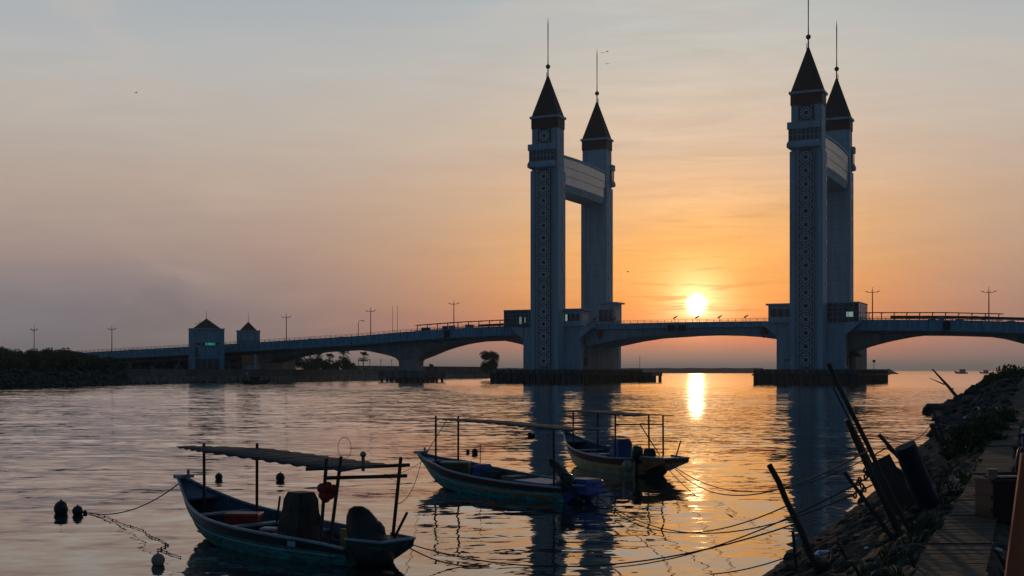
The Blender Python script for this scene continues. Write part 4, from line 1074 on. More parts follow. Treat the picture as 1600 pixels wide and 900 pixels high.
for i, (px, py) in enumerate([(1412, 748), (1400, 800), (1432, 770), (1350, 790), (1448, 728), (1497, 752), (1420, 815), (1340, 838), (1530, 640), (1538, 634), (1560, 640), (1545, 627), (1508, 655), (1522, 885), (1530, 870), (1545, 850), (1560, 862), (1535, 845)]):
    g = ghit(px, py); q = MB(); k_ = g.y / 20; q.box(-.05 * k_, .05 * k_, -.04, .04, 0, .03 * k_)
    tag(q.build('scrap', M['white'] if i % 2 else mlt, None, tuple(g + Vector((0, 0, .01))), rot=(rr.uniform(-.4, .4), rr.uniform(-.4, .4), rr.uniform(0, 3))), 'tiny pale scrap of rubbish among the stones', 'scrap', 'tiny pale scraps on the bank')

# red crate with white tub, basket, board and bicycle at the right edge
M['crate'] = mat('dark_red_crate', (.055, .008, .006), .5, var=.2)
r = thing('crate', 'dark red plastic crate standing on the path edge at right', 'crate', (6.22, 15.8, 1.70), R(8))
q = MB(); q.box(-.24, .24, -.2, .2, 0, .05)
for sx in (-1, 1): q.box(sx * .24 - .02, sx * .24 + .02, -.22, .22, .04, .54)
for sy in (-1, 1): q.box(-.219, .219, sy * .2 - .02, sy * .2 + .02, .04, .54)
q.build('body', M['crate'], r)
q = MB()
for z in (.15, .3, .5): q.box(-.27, .27, -.25, -.221, z, z + .03); q.box(-.29, -.261, -.22, .22, z, z + .03)
q.build('rim', M['crate'], r)
q = MB(); q.lathe([(.055, 0), (.065, .1), (.068, .1), (.068, .12)], 14); tag(q.build('plastic_tub', M['buoyp'], None, (6.05, 15.72, 2.242)), 'small white plastic tub on the corner of the red crate', 'tub')
q = MB(); q.box(-.22, .22, -.2, .2, 0, .02); q.tube([(-.2, 0, .02), (-.2, 0, .05), (.2, 0, .05), (.2, 0, .02)], .02, 4); tag(q.build('black_tray', M['black'], None, (6.30, 15.86, 2.242), R(8)), 'black tray lying over the red crate', 'tray')
M['board'] = mat('orange_red_plank', (.62, .15, .06), .75, var=.35, vscale=3, bump=.4, bscale=14, stretch=(1, 1, .2))
q = MB()
for i in range(5):
    x = i * .30; q.box(x, x + .285, -.03, .03, 0, 1.5 + .03 * (i % 2))
tag(q.build('plank_fence', M['board'], None, (3.09, 8.05, 1.58), rot=(0, R(7), R(-12))), 'orange red plank fence panel at the bottom right corner', 'fence')

def bicycle():
    r = thing('bicycle', 'blue and silver bicycle parked at the right picture edge by the path', 'bicycle', (8.98, 21.8, 1.6), R(58))
    for x in (-.53, .53):
        q = MB(); q.tube([(x + .33 * cos(a_), 0, .35 + .33 * sin(a_)) for a_ in [2 * pi * i / 28 for i in range(29)]], .022, 6, cap=False); wh = q.build('wheel', M['black'], r, smooth=True)
        q = MB()
        for i in range(14):
            a_ = 2 * pi * i / 14; q.tube([(x, 0, .35), (x + .31 * cos(a_), 0, .35 + .31 * sin(a_))], .003, 3)
        q.tube([(x, -.05, .35), (x, .05, .35)], .03, 8); q.build('spoke', M['galv'], wh)
    q = MB(); fr = [((-.53, 0, .35), (-.1, 0, .32)), ((-.1, 0, .32), (-.22, 0, .82)), ((-.53, 0, .35), (-.2, 0, .74)), ((-.1, 0, .32), (.35, 0, .78)), ((-.2, 0, .74), (.35, 0, .86)), ((.33, 0, .95), (.40, 0, .70))]
    for a_, b_ in fr: q.tube([a_, b_], .02, 7)
    q.build('frame', M['hblue2'], r)
    q = MB(); q.tube([(.40, -.05, .70), (.53, -.05, .35)], .014, 6); q.tube([(.40, .05, .70), (.53, .05, .35)], .014, 6); q.build('fork', M['galv'], r)
    q = MB(); q.tube([(.33, 0, .95), (.32, 0, 1.05)], .015, 6); q.tube([(.15, -.3, 1.05), (.3, -.15, 1.07), (.32, 0, 1.05), (.3, .15, 1.07), (.15, .3, 1.05)], .014, 6); q.build('handlebar', M['galv'], r)
    q = MB(); q.frustum(-.38, -.08, -.08, .08, .86, -.36, -.1, -.05, .05, .92); q.tube([(-.22, 0, .8), (-.22, 0, .87)], .014, 6); q.build('saddle', M['black'], r)
    q = MB()
    for z in (.72, .8, .88, .96): q.tube([(.42, -.15, z), (.68, -.13, z), (.68, .13, z), (.42, .15, z), (.42, -.15, z)], .006, 4)
    for k_ in range(8): a_ = .42 + .26 * k_ / 7; q.tube([(a_, -.14, .72), (a_, -.14, .97)], .005, 4); q.tube([(a_, .14, .72), (a_, .14, .97)], .005, 4)
    q.build('basket', M['white'], r)
bicycle()

# ------------------------------------------------------------------ boats
def hull_stations(T):
    """T rows: x, gunwale half, gunwale z, chine half, chine z, keel z"""
    out = []
    n = 28; xs_ = [T[0][0] + (T[-1][0] - T[0][0]) * i / n for i in range(n + 1)]
    def cr(col_, x):
        for i in range(len(T) - 1):
            if x <= T[i + 1][0] + 1e-9:
                p0 = T[max(i - 1, 0)]; p1 = T[i]; p2 = T[i + 1]; p3 = T[min(i + 2, len(T) - 1)]
                t_ = (x - p1[0]) / (p2[0] - p1[0])
                m1 = (p2[col_] - p0[col_]) / max(1e-6, p2[0] - p0[0]) * (p2[0] - p1[0]); m2 = (p3[col_] - p1[col_]) / max(1e-6, p3[0] - p1[0]) * (p2[0] - p1[0])
                return (2 * t_**3 - 3 * t_**2 + 1) * p1[col_] + (t_**3 - 2 * t_**2 + t_) * m1 + (-2 * t_**3 + 3 * t_**2) * p2[col_] + (t_**3 - t_**2) * m2
        return T[-1][col_]
    return [(x,) + tuple(cr(c, x) for c in range(1, 6)) for x in xs_]

def boat(label, loc, rz, T, mats, inner, rim_m, canopy=None, posts=(), heel=0, deckz=.16, thw=(1.4, -.2, -1.3), counter=None, flare=None):
    r = thing('fishing_boat', label, 'boat', loc, rz, 'open fishing boats moored in the river', rot=(heel, 0, rz))
    St = hull_stations(T)
    q = MB(); secs = []
    for (x, b_, g, c, cz, k) in St:
        b_ = max(b_, .03); c = max(min(c, b_), .015)
        def L(f): return (c + (b_ - c) * (f ** .75), cz + (g - cz) * f)
        r1, r2, r3 = L(.30), L(.64), (b_, g)
        ri = [(b_ - .035, g - .01), (max(.01, b_ - .07), g - .05), (max(.008, c - .06), max(cz + .05, deckz - .02))]
        row = [(0, k), (c * .6, k + (cz - k) * .35), (c, cz), r1, r2, r3]
        sec = [(x, -y_, z_) for y_, z_ in reversed(row)][:-1] + [(x, y_, z_) for y_, z_ in row]
        inn = [(x, y_, z_) for y_, z_ in ri] + [(x, 0, min(ri[-1][1], g - .02))] + [(x, -y_, z_) for y_, z_ in reversed(ri)]
        secs.append(sec + inn)
    ns = len(secs[0])
    # outer faces: 0..9 (10 strips), then rim and inner
    mis = [2, 1, 1, 0, 0, 0, 0, 1, 1, 2]
    mis = [3, 2, 1, 0, 0, 0, 0, 1, 2, 3] + [4] * (ns - 10)
    q.loft(secs, closed=True, caps=True, mis=mis)
    q.build('hull', [mats[0], mats[1], mats[2], mats[3], inner], r, smooth=False)
    for sy in (-1, 1):
        q = MB(); q.tube([(x, sy * max(b_, .03), g + .01) for (x, b_, g, c, cz, k) in St], .032, 6); q.build('gunwale', rim_m, r)
    for sy in (-1, 1):
        q = MB(); q.tube([(x, sy * (c + (b_ - c) * .5 ** .75 + .008), cz + (g - cz) * .5) for (x, b_, g, c, cz, k) in St[1:-2]], .014, 5); q.build('rubbing_strake', rim_m if sy > 0 and not heel else rim_m, r)
    def half(x):
        s_ = min(St, key=lambda a_: abs(a_[0] - x)); return s_
    # sole inside
    q = MB(); ss = [a_ for a_ in St if a_[0] < St[-1][0] - 1.0]
    q.loft([[(a_[0], -(a_[3] + .04), deckz), (a_[0], a_[3] + .04, deckz), (a_[0], a_[3] + .04, deckz + .02), (a_[0], -(a_[3] + .04), deckz + .02)] for a_ in ss]); q.build('sole', inner, r)
    for x in thw:
        h_ = half(x); q = MB(); q.box(x - .12, x + .12, -h_[1] + .05, h_[1] - .05, h_[2] - .13, h_[2] - .09); q.build('thwart', rim_m, r)
    # foredeck
    q = MB(); fd = [a_ for a_ in St if a_[0] > St[-1][0] - 1.05]
    q.loft([[(a_[0], -max(.02, a_[1] - .04), a_[2] - .06), (a_[0], max(.02, a_[1] - .04), a_[2] - .06), (a_[0], max(.02, a_[1] - .04), a_[2] - .02), (a_[0], -max(.02, a_[1] - .04), a_[2] - .02)] for a_ in fd]); q.build('foredeck', inner, r)
    xb, zb = St[-1][0], St[-1][2]
    q = MB(); q.box(xb - .14, xb + .10, -.13, .13, zb - .03, zb + .05); q.tube([(xb - .25, -.16, zb + .03), (xb - .25, .16, zb + .03)], .04, 6); q.tube([(xb - .3, 0, zb - .05), (xb - .3, 0, zb + .18)], .035, 6); q.build('stem_head', rim_m, r)
    if counter:
        x0 = St[0][0]; x1, wa, wb, zt, zbm, mt = counter
        q = MB()
        q.loft([[(x0 + .02, -wa, zbm - .25), (x0 + .02, wa, zbm - .25), (x0 + .02, wa + .06, zt), (x0 + .02, -wa - .06, zt)], [(x1 * .5 + x0 * .5, -(wa + wb) / 2, zbm - .05), (x1 * .5 + x0 * .5, (wa + wb) / 2, zbm - .05), (x1 * .5 + x0 * .5, (wa + wb) / 2 + .03, zt), (x1 * .5 + x0 * .5, -(wa + wb) / 2 - .03, zt)],
                [(x1, -wb, zt - .14), (x1, wb, zt - .14), (x1 - .04, wb, zt), (x1 - .04, -wb, zt)]]); q.build('stern_platform', mt, r)
        q = MB(); q.tube([(x0 + .05, -wa - .06, zt + .015), (x1 - .04, -wb, zt + .015), (x1 - .04, wb, zt + .015), (x0 + .05, wa + .06, zt + .015)], .028, 6); q.build('platform_rim', rim_m, r)
    for (x, y, zz_) in posts:
        h_ = half(x); q = MB(); q.tube([(x, y, deckz), (x + rnd.uniform(-.03, .03), y * .98, zz_)], .032, 7); q.build('canopy_post', M['wood'], r)
    if canopy:
        xa, xb_, wc, zc, mt, corr, wfun = canopy
        q = MB(); n_ = 60; secs = []
        for i in range(n_ + 1):
            x = xa + (xb_ - xa) * i / n_; f = i / n_; wl_ = wc * wfun(f); z = zc(f) + corr * sin(i * 1.55) + rnd.uniform(-.004, .004)
            up_ = [(x, wl_ * (-1 + 2 * j / 6), z + .04 * (1 - ((j - 3) / 3) ** 2) * min(1, wl_) + .5 * corr * sin(i * 1.55 + j)) for j in range(7)]
            secs.append(up_ + [(a_[0], a_[1], a_[2] - .012) for a_ in reversed(up_)])
        q.loft(secs); q.build('canopy', mt, r, smooth=True)
    return r

def outboard(parent, x, y, z, tilt, h=1.0, cover=None, cm='cowl', rzz=0):
    """outboard motor clamped at (x,y,z); cover = tarp bag over the whole head"""
    o = bpy.data.objects.new('outboard_motor', None); col.objects.link(o); o.parent = parent; o.location = (x, y, z); o.rotation_euler = (0, tilt, rzz)
    q = MB()
    prof = [(.16, .12, 0.0, 0), (.24, .17, .06, -.02), (.27, .19, .22, -.03), (.27, .19, .38, -.05), (.22, .17, .50, -.06), (.12, .10, .56, -.06)]
    q.loft([[(a_ * h * cos(t2) + ox_ * h, b_ * h * sin(t2), z_ * h) for t2 in [2 * pi * j / 14 for j in range(14)]] for a_, b_, z_, ox_ in prof])
    q.build('cowling', M['tarp_black'] if cover else M[cm], o, smooth=True)
    q = MB(); q.loft([[(-.10 * h, -.07 * h, 0), (.12 * h, -.07 * h, 0), (.12 * h, .07 * h, 0), (-.10 * h, .07 * h, 0)], [(-.12 * h, -.05 * h, -.62 * h), (.04 * h, -.05 * h, -.62 * h), (.04 * h, .05 * h, -.62 * h), (-.12 * h, .05 * h, -.62 * h)]])
    q.box(-.32 * h, .06 * h, -.12 * h, .12 * h, -.64 * h, -.61 * h)
    q.tube([(-.24 * h, 0, -.78 * h), (.14 * h, 0, -.78 * h)], [.05 * h, .055 * h], 8); q.box(-.06 * h, .05 * h, -.02, .02, -.98 * h, -.6 * h); q.build('leg', M[cm], o)
    q = MB()
    for k_ in range(3):
        a_ = 2 * pi * k_ / 3; q.loft([[(-.27 * h, .03 * cos(a_) * h, -.78 * h + .03 * sin(a_) * h), (-.25 * h, .03 * cos(a_ + 1) * h, -.78 * h + .03 * sin(a_ + 1) * h), (-.24 * h, .13 * cos(a_ + .5) * h, -.78 * h + .13 * sin(a_ + .5) * h), (-.27 * h, .13 * cos(a_) * h, -.78 * h + .13 * sin(a_) * h)],
                                         [(-.265 * h, .03 * cos(a_) * h, -.78 * h + .03 * sin(a_) * h), (-.245 * h, .03 * cos(a_ + 1) * h, -.78 * h + .03 * sin(a_ + 1) * h), (-.235 * h, .13 * cos(a_ + .5) * h, -.78 * h + .13 * sin(a_ + .5) * h), (-.265 * h, .13 * cos(a_) * h, -.78 * h + .13 * sin(a_) * h)]])
    q.build('propeller', M['galv'], o)
    return o

def lid_box(name, label, cat, loc, rz, sx, sy, sz, mt, lidm, group=None):
    r = thing(name, label, cat, loc, rz, group)
    q = MB(); q.box(-sx / 2, sx / 2, -sy / 2, sy / 2, 0, sz); q.build('body', mt, r, bevel=.012)
    q = MB(); q.box(-sx / 2 - .02, sx / 2 + .02, -sy / 2 - .02, sy / 2 + .02, sz + .002, sz + .05); q.build('lid', lidm, r, bevel=.01)
    return r
def inboat(b_, x, y, z):
    rz = b_.rotation_euler[2]; return (b_.location[0] + x * cos(rz) - y * sin(rz), b_.location[1] + x * sin(rz) + y * cos(rz), z)
def tarped(parent, loc, sx, sy, h, mt, taper=.72, name='covered_console', lean=0):
    o = bpy.data.objects.new(name, None)
    q = MB(); n_ = 8; secs = []
    for i in range(n_ + 1):
        f = i / n_; k_ = 1 - (1 - taper) * f ** .8 + .02 * sin(i * 2.1)
        if i == n_: k_ *= .86
        secs.append([((sx / 2) * k_ * cx * (1 + .03 * sin(i * 1.7 + j)) + lean * f, (sy / 2) * k_ * cy, h * (f if i < n_ else 1.02)) for j, (cx, cy) in enumerate([(-1, -.9), (-.9, -1), (0, -1.05), (.9, -1), (1, -.9), (1.04, 0), (1, .9), (.9, 1), (0, 1.05), (-.9, 1), (-1, .9), (-1.04, 0)])])
    q.loft(secs); bpy.data.objects.remove(o)
    return q.build(name, mt, parent, loc)

# boat A, nearest
TA = [(-2.65, .62, .34, .50, .02, -.14), (-1.9, .80, .42, .64, -.02, -.2), (-.8, .93, .46, .78, -.04, -.22), (.4, .96, .50, .78, -.03, -.22), (1.5, .88, .58, .64, .02, -.18), (2.4, .66, .72, .38, .12, -.06), (3.1, .40, .93, .16, .36, .14), (3.55, .20, 1.10, .05, .74, .6), (3.85, .09, 1.24, .02, 1.08, 1.02)]
bA = boat('nearest dark teal fishing boat with two covered engines and a long rippled grey awning', (-4.56, 25.04, 0), R(136.4), TA, [M['hgreen'], M['hteal'], M['hteal'], M['hdark']], M['hblue'], M['rim'],
          canopy=(3.75, -2.75, .78, lambda f: 1.92 - .10 * f + .03 * sin(f * 5), M['canvas'], .012, lambda f: .25 + .75 * min(1, f * 3.2) if f < .4 else 1.0),
          posts=[(2.9, .0, 2.02), (1.75, -.55, 2.05)], thw=(2.2, 1.0, -.3), counter=(-3.4, .50, .40, .50, .22, M['hgreen']))
for (x, y, tx, ty, zt) in ((-2.0, .66, -2.2, .66, 1.98), (-2.2, .60, -2.5, .56, 2.02), (-2.75, -.45, -2.95, -.50, 1.98)):
    q = MB(); q.tube([(x, y, .3), (tx, ty, zt)], .034, 7); q.build('canopy_post', M['wood'], bA)
for (a_, b_) in (((-1.95, .95, 1.78), (-2.95, -.72, 1.82)), ((-2.25, .70, 1.62), (-2.95, -.65, 1.62))):
    q = MB(); q.tube([a_, b_], .035, 7); q.build('canopy_rail', M['wood'], bA)
q = MB(); q.tube([(-2.45, 0, 1.72), (-2.45, 0, 2.0)], .035, 6); q.ball((-2.45, 0, 2.03), .06, 10); q.build('signal_lamp', M['buoyp'], bA)
q = MB(); q.tube([(-1.9 + .20 * cos(a_), .0, 2.13 + .20 * sin(a_)) for a_ in [2 * pi * i / 24 for i in range(25)]], .006, 4, cap=False); q.build('hoop', M['steel'], bA)
tarped(bA, (-.55, .05, .17), .85, .72, 1.02, M['tarp_black'], .6, 'covered_console', -.06)
outboard(bA, -2.75, .12, .30, R(-14), 1.0, True)
q = MB(); q.loft([[(x_ * k_ + ln_, y_ * k_, z_) for x_, y_ in [(.46 * cos(a_) + .03 * sin(5 * a_ + z_ * 7), .36 * sin(a_)) for a_ in [2 * pi * j / 18 for j in range(18)]]] for z_, k_, ln_ in ((.0, .92, -.22), (.2, 1.0, -.16), (.42, .92, -.06), (.62, .80, .05), (.80, .66, .14), (.92, .48, .2), (.98, .22, .22))])
q.build('engine_cover', M['tarp_black'], bA, (-2.75, .18, .10), smooth=True)
q = MB(); q.box(-2.8, -2.0, .12, .18, .25, .62); q.build('splash_board', M['hyellow'], bA)
q = MB(); q.tube([(-3.0, -.30, .5), (-3.28, -.36, .98)], .026, 6); q.build('tiller_stick', M['wood'], bA)
q = MB(); q.tube([(.95, -.45, .2), (.85, -.5, .98)], .025, 6); q.build('oar_handle', M['wood'], bA)
lid_box('cool_box', 'red cool box amidships in the nearest boat', 'cool box', inboat(bA, 1.5, -.05, .36), R(136.4 + 40), .70, .42, .22, M['red'], mat('red_lid', (.5, .13, .09), .5))
lid_box('cool_box', 'small red box with white lid beside the console of the nearest boat', 'cool box', inboat(bA, .25, .2, .2), R(136.4 + 30), .26, .22, .2, M['red'], M['white'])
p = inboat(bA, -2.2, .66, 1.40)
r = thing('float', 'bundle of red net floats hanging from the awning posts of the nearest boat', 'net floats', p, R(20))
for k_, (dx, dz) in enumerate(((-.09, .03), (.03, .05), (.12, .0), (-.05, -.10), (.08, -.10), (.0, -.16))):
    q = MB(); q.ball((dx, .02 * k_, dz), .095, 10); q.build('net_float', M['red'], r, smooth=True)
q = MB(); q.box(-.3, .1, -.003, .003, 0, .12); 
# registration plate on the near side of the hull
q = MB(); q.box(-1.55, -1.3, .0, .006, .30, .40); q.build('registration_plate', M['rim'], bA, (0, .885, 0))

# boat B, middle
TB = [(-2.9, .62, .42, .5, .02, -.14), (-2.0, .82, .44, .66, -.02, -.2), (-.8, .95, .47, .80, -.04, -.22), (.6, .96, .54, .76, -.03, -.22), (1.8, .86, .64, .6, .02, -.18), (2.8, .62, .78, .34, .14, -.05), (3.5, .36, .84, .14, .42, .2), (4.0, .16, .93, .04, .70, .6), (4.3, .08, 1.0, .02, .88, .84)]
bB = boat('middle fishing boat, turquoise sides with brown band and thin flat awning', (-.12, 36.35, 0), R(131.2), TB, [M['hbrown'], M['hteal2'], M['hteal2'], M['hbottom']], M['hblue'], M['rim'],
          canopy=(3.75, -3.1, .62, lambda f: 2.10 - .10 * f + .03 * sin(f * 4), M['canvas'], .008, lambda f: .2 + .8 * min(1, f * 3)),
          posts=[(3.3, .1, 2.2), (2.75, -.35, 2.2), (-2.5, .5, 2.02)], thw=(2.4, .6, -1.0), counter=(-3.5, .5, .4, .5, .22, M['hblue2']))
q = MB(); q.tube([(-1.6, .8, 1.98), (-3.35, -.75, 2.0)], .03, 6); q.build('canopy_rail', M['rim'], bB)
q = MB(); q.tube([(3.9, .05, .95), (3.0, -.15, 2.12)], .012, 5); q.build('awning_stay', M['rope'], bB)
St = hull_stations(TB)
q = MB()      # flame stripe painted on the near quarter
def hp(x, f):
    s_ = min(St, key=lambda a_: abs(a_[0] - x)); return (x, s_[3] + (s_[1] - s_[3]) * (f ** .75) + .012, s_[4] + (s_[2] - s_[4]) * f)
q.tube([hp(x_, .40) for x_ in [-2.8 + .35 * k_ for k_ in range(17)]], [.012] + [.034] * 10 + [.03, .026, .022, .016, .012, .006], 5)
for (x0, x1, f0, f1) in ((-.9, -1.7, .12, .40), (-1.7, -2.5, .40, .12)):
    q.tube([hp(x0, f0), hp((x0 + x1) / 2, (f0 + f1) / 2), hp(x1, f1)], [.006, .03, .012], 5)
q.build('flame_stripe', M['horange'], bB)
outboard(bB, -2.65, .42, .40, R(-52), 1.0, None)
q = MB(); secs = []
for k_, (x_, z_, rr_) in enumerate(((-2.42, 1.08, .05), (-2.50, 1.04, .20), (-2.66, .93, .27), (-2.9, .72, .27), (-3.15, .50, .24), (-3.4, .28, .22), (-3.55, .12, .10))):
    secs.append([(x_ + .74 * rr_ * cos(a_), .46 + .9 * rr_ * sin(a_), z_ + .68 * rr_ * cos(a_) + .012 * sin(3 * a_ + k_)) for a_ in [2 * pi * j / 14 for j in range(14)]])
q.loft(secs); q.build('engine_cover', M['tarp_black'], bB, smooth=True)
tarped(bB, (-3.2, .0, .28), 1.0, .85, .38, M['hblue2'], .75, 'stern_cover')
tarped(bB, (1.15, .0, .18), .48, .5, .62, M['tarp_blue'], .86, 'covered_console')
q = MB(); q.tube([(.75, .0, .42), (.2, .05, .42)], .25, 12); q.build('rolled_net', M['canvas'], bB)
q = MB(); q.box(-.55, -.1, -.3, .35, .36, .56); q.build('fuel_tank', M['galv'], bB)
q = MB(); q.loft([[(-.7, -.75, .42), (-2.2, -.65, .40), (-2.2, .55, .40), (-.7, .65, .42)], [(-.8, -.6, .50), (-2.1, -.5, .47), (-2.1, .45, .47), (-.8, .5, .5)]]); q.build('blue_sheet', M['hblue2'], bB)
lid_box('fish_box', 'olive fish box with pale lid behind the bow of the middle boat', 'fish box', inboat(bB, 2.3, .1, .30), R(131 + 42), .85, .6, .48, M['olive'], mat('pale_olive_lid', (.3, .3, .22), .6))
q = MB(); q.tube([(1.5, -.2, .8), (1.55, -.25, 1.35)], .012, 5); q.build('rod', M['steel'], bB)

# boat C, farthest of the three
TC = [(-2.7, .60, .62, .40, .10, -.10), (-1.9, .80, .58, .64, -.02, -.2), (-.8, .92, .55, .78, -.04, -.22), (.5, .94, .60, .76, -.03, -.22), (1.6, .84, .70, .6, .02, -.18), (2.5, .60, .84, .34, .14, -.05), (3.1, .36, 1.0, .14, .42, .2), (3.5, .18, 1.13, .05, .8, .66), (3.75, .09, 1.24, .02, 1.06, 1.02)]
bC = boat('farthest fishing boat, cream and yellow sides with green top band, in the sun glitter', (3.72, 44.87, 0), R(116.4), TC, [M['hgreen'], M['hcream'], M['hyellow'], M['hbottom']], M['hblue'], M['rim'],
          canopy=(2.6, -2.55, .8, lambda f: 2.08 - .03 * f, M['canvas'], .006, lambda f: 1.0),
          posts=[(2.3, .45, 2.06), (2.1, -.5, 2.06), (-1.0, .62, 2.06), (-2.35, -.5, 2.06), (-1.2, -.66, 2.02)], thw=(2.0, .9, -.4), counter=(-3.9, .56, .48, .68, .42, M['hbrown']))
q = MB(); q.tube([(-1.0, .62, 1.72), (-2.35, -.5, 1.74)], .025, 6); q.tube([(-1.7, .05, 1.75), (-2.35, -.35, .7)], .02, 5); q.build('canopy_rail', M['wood'], bC)
outboard(bC, -2.35, .62, .52, R(-8), .95, None)
tarped(bC, (-.5, .05, .2), .75, .7, .95, M['tarp_blue'], .78, 'covered_console', .04)
tarped(bC, (-2.1, -.1, .3), .62, .5, .6, M['canvas'], .5, 'covered_engine')
q = MB(); q.tube([(-3.4, -.3, .66), (-3.62, -.36, 1.25)], .025, 6); q.build('tiller_stick', M['wood'], bC)
q = MB(); q.box(.0, .22, .38, .6, .25, .62); q.build('white_can', M['white'], bC)
lid_box('cool_box', 'red cool box in the bow half of the farthest boat', 'cool box', inboat(bC, 1.35, 0, .22), R(116 + 50), .95, .5, .28, M['red'], mat('red_lid_dull', (.4, .09, .06), .5))
r = thing('buoy', 'white round fender hanging on the near side of the farthest boat', 'fender', inboat(bC, -2.5, 1.02, .38), 0)
q = MB(); q.ball((0, 0, 0), .2, 14); q.build('body', M['buoyp'], r, smooth=True)
q = MB(); q.tube([(0, 0, .18), (0, .05, .4)], .012, 5); q.build('cord', M['rope'], r)

def bucket(label, loc, mt):
    r = thing('bucket', label, 'bucket', loc, 0, 'buckets standing in the boats')
    q = MB(); q.lathe([(.10, 0), (.14, .26), (.15, .27), (.13, .27), (.095, .02)], 16); q.build('body', mt, r)
    q = MB(); q.tube([(.14 * cos(a_), 0, .27 + .13 * sin(a_)) for a_ in [pi * i / 10 for i in range(11)]], .005, 4); q.build('handle', M['steel'], r)
def coil(label, loc):
    q = MB(); q.tube([((.16 + .03 * sin(i * 1.1)) * cos(i * .5), (.16 + .03 * sin(i * 1.1)) * sin(i * .5), .02 + .0025 * i + .01 * sin(i)) for i in range(60)], .013, 5)
    tag(q.build('rope_coil', M['rope'], None, loc), label, 'rope', 'coils of rope in the boats')
coil('coil of dark rope in the bow of the nearest boat', inboat(bA, 2.75, .0, .45))
coil('coil of dark rope in the bow of the farthest boat', inboat(bC, 2.6, .0, .5))
bucket('dark bucket behind the front bench of the nearest boat', inboat(bA, .55, -.5, .18), M['buoy'])
bucket('pale bucket beside the console of the farthest boat', inboat(bC, .35, -.4, .18), M['white'])
def heap(label, loc, r_):
    q = MB(); n_ = 14
    for k_ in range(7):
        a_ = k_ * 2.4; q.ball((r_ * .5 * cos(a_), r_ * .5 * sin(a_), .05 + .03 * (k_ % 3)), r_ * .42, 10, sq=.5)
    q.tube([(r_ * (.5 + .4 * sin(i * 1.7)) * cos(i * .9), r_ * (.5 + .4 * sin(i * 1.3)) * sin(i * .9), .12 + .05 * sin(i * 2.1)) for i in range(50)], .012, 4)
    tag(q.build('net_heap', M['canvas'], None, loc), label, 'fishing net', 'heaped nets in the boats')
heap('heaped dark net behind the console of the nearest boat', inboat(bA, -1.45, -.15, .18), .34)
heap('heaped dark net in front of the cool box of the farthest boat', inboat(bC, .75, .1, .2), .26)
# boat by the sea wall
TD = [(-3.3, .9, .75, .7, .05, -.2), (-1, 1.1, .7, .95, -.04, -.25), (1.2, 1.05, .8, .8, .0, -.25), (2.6, .7, 1.1, .4, .3, .1), (3.6, .2, 1.6, .08, 1.1, .9)]
p = at(401, 600.5, 334)
bD = boat('small dark motor boat under way in front of the far sea wall', (p.x, p.y, 0), R(5), TD, [M['dull'], M['dull'], M['dull'], M['dull']], M['dull'], M['dull'], thw=(1.0,), deckz=.3)
q = MB(); q.box(-1.6, 1.0, -.7, .7, .3, 1.9); q.build('cabin', M['dull'], bD)
q = MB(); q.loft([[(-2.0, -.9, 1.9), (2.6, -.9, 2.9), (2.6, -.9, 3.0), (-2.0, -.9, 2.0)], [(-2.0, .9, 1.9), (2.6, .9, 2.9), (2.6, .9, 3.0), (-2.0, .9, 2.0)]]); q.build('cabin_roof', M['dull'], bD)
q = MB(); q.tube([(-2.9, 0, .7), (-2.9, 0, 2.6)], .05, 5); q.build('flagpole', M['steel'], bD)
q = MB(); q.ball((-2.9, 0, 2.7), .42, 10); q.build('red_marker', M['red'], bD, smooth=True)
# far boats
TE = [(-7, 2, 1.6, 1.6, .1, -.3), (-2, 2.3, 1.5, 2.0, -.1, -.4), (3, 2.1, 1.9, 1.6, 0, -.4), (6, 1.2, 2.6, .6, .7, .3), (8, .3, 3.4, .1, 2.4, 2)]
for px, sc_, lab in ((1502, 1.0, 'larger of two tiny fishing vessels on the horizon at right'), (1539, .8, 'smaller of two tiny fishing vessels on the horizon at right')):
    p = at(px, 582, 1450)
    r = boat(lab, (p.x, p.y, 0), R(170), TE, [M['hdark'], M['hdark'], M['hdark'], M['hdark']], M['hdark'], M['hdark'], thw=(), deckz=.6)
    r.scale = (sc_,) * 3; r['group'] = 'tiny vessels on the horizon'
    q = MB(); q.box(-4.5, 2, -1.5, 1.5, 1.2, 5.2); q.build('wheelhouse', M['hdark'], r)
    q = MB(); q.tube([(2.5, 0, 1), (2.5, 0, 6.0)], .15, 5); q.build('mast', M['hdark'], r)

# ------------------------------------------------------------------ buoys
def buoy(label, px, py, rpx, mt='buoy', top=True, sink=.35, elong=1.0):
    d = EYE * 1950 / (py - 579); rr_ = rpx * d / 1950; x = (px - 800) * d / 1950
    r = thing('buoy', label, 'buoy', (x, d, 0), 0, 'round buoys floating among the boats')
    q = MB(); q.ball((0, 0, rr_ * (1 - sink * 2 * .5)), rr_, 18, sq=elong); q.build('body', M[mt], r, smooth=True)
    if top:
        q = MB(); zt = rr_ * (1 - sink) + rr_ * elong; q.tube([(0, 0, zt - .02), (0, 0, zt + rr_ * .18)], rr_ * .14, 8); q.build('lifting_eye', M[mt], r)
    return r
buoy('biggest black buoy with an eye on top, far left', 95.5, 802, 11, elong=1.15)
buoy('small black buoy just right of the biggest one, rope tied to it', 121.5, 804, 8.5)
buoy('small dark buoy behind the front post of the nearest boat', 342, 749, 6.0)
buoy('dark buoy behind the middle of the nearest boat', 438, 750.5, 7.2)
buoy('pale buoy near the bottom edge left of the nearest boat', 247, 882, 10.5, 'buoyp')
buoy('dark buoy just behind the console of the middle boat', 742, 709, 5.0)
buoy('tiny dark float left of the buoy behind the middle boat', 731, 707, 3.0, top=False)
buoy('dark buoy in the tower reflection under the middle awning', 828, 682, 4.2)
buoy('tiny float touching the buoy in the tower reflection', 834, 682, 3.0, top=False)
buoy('tiny dark float on the glitter near the right bank', 1442, 645, 1.8, top=False)
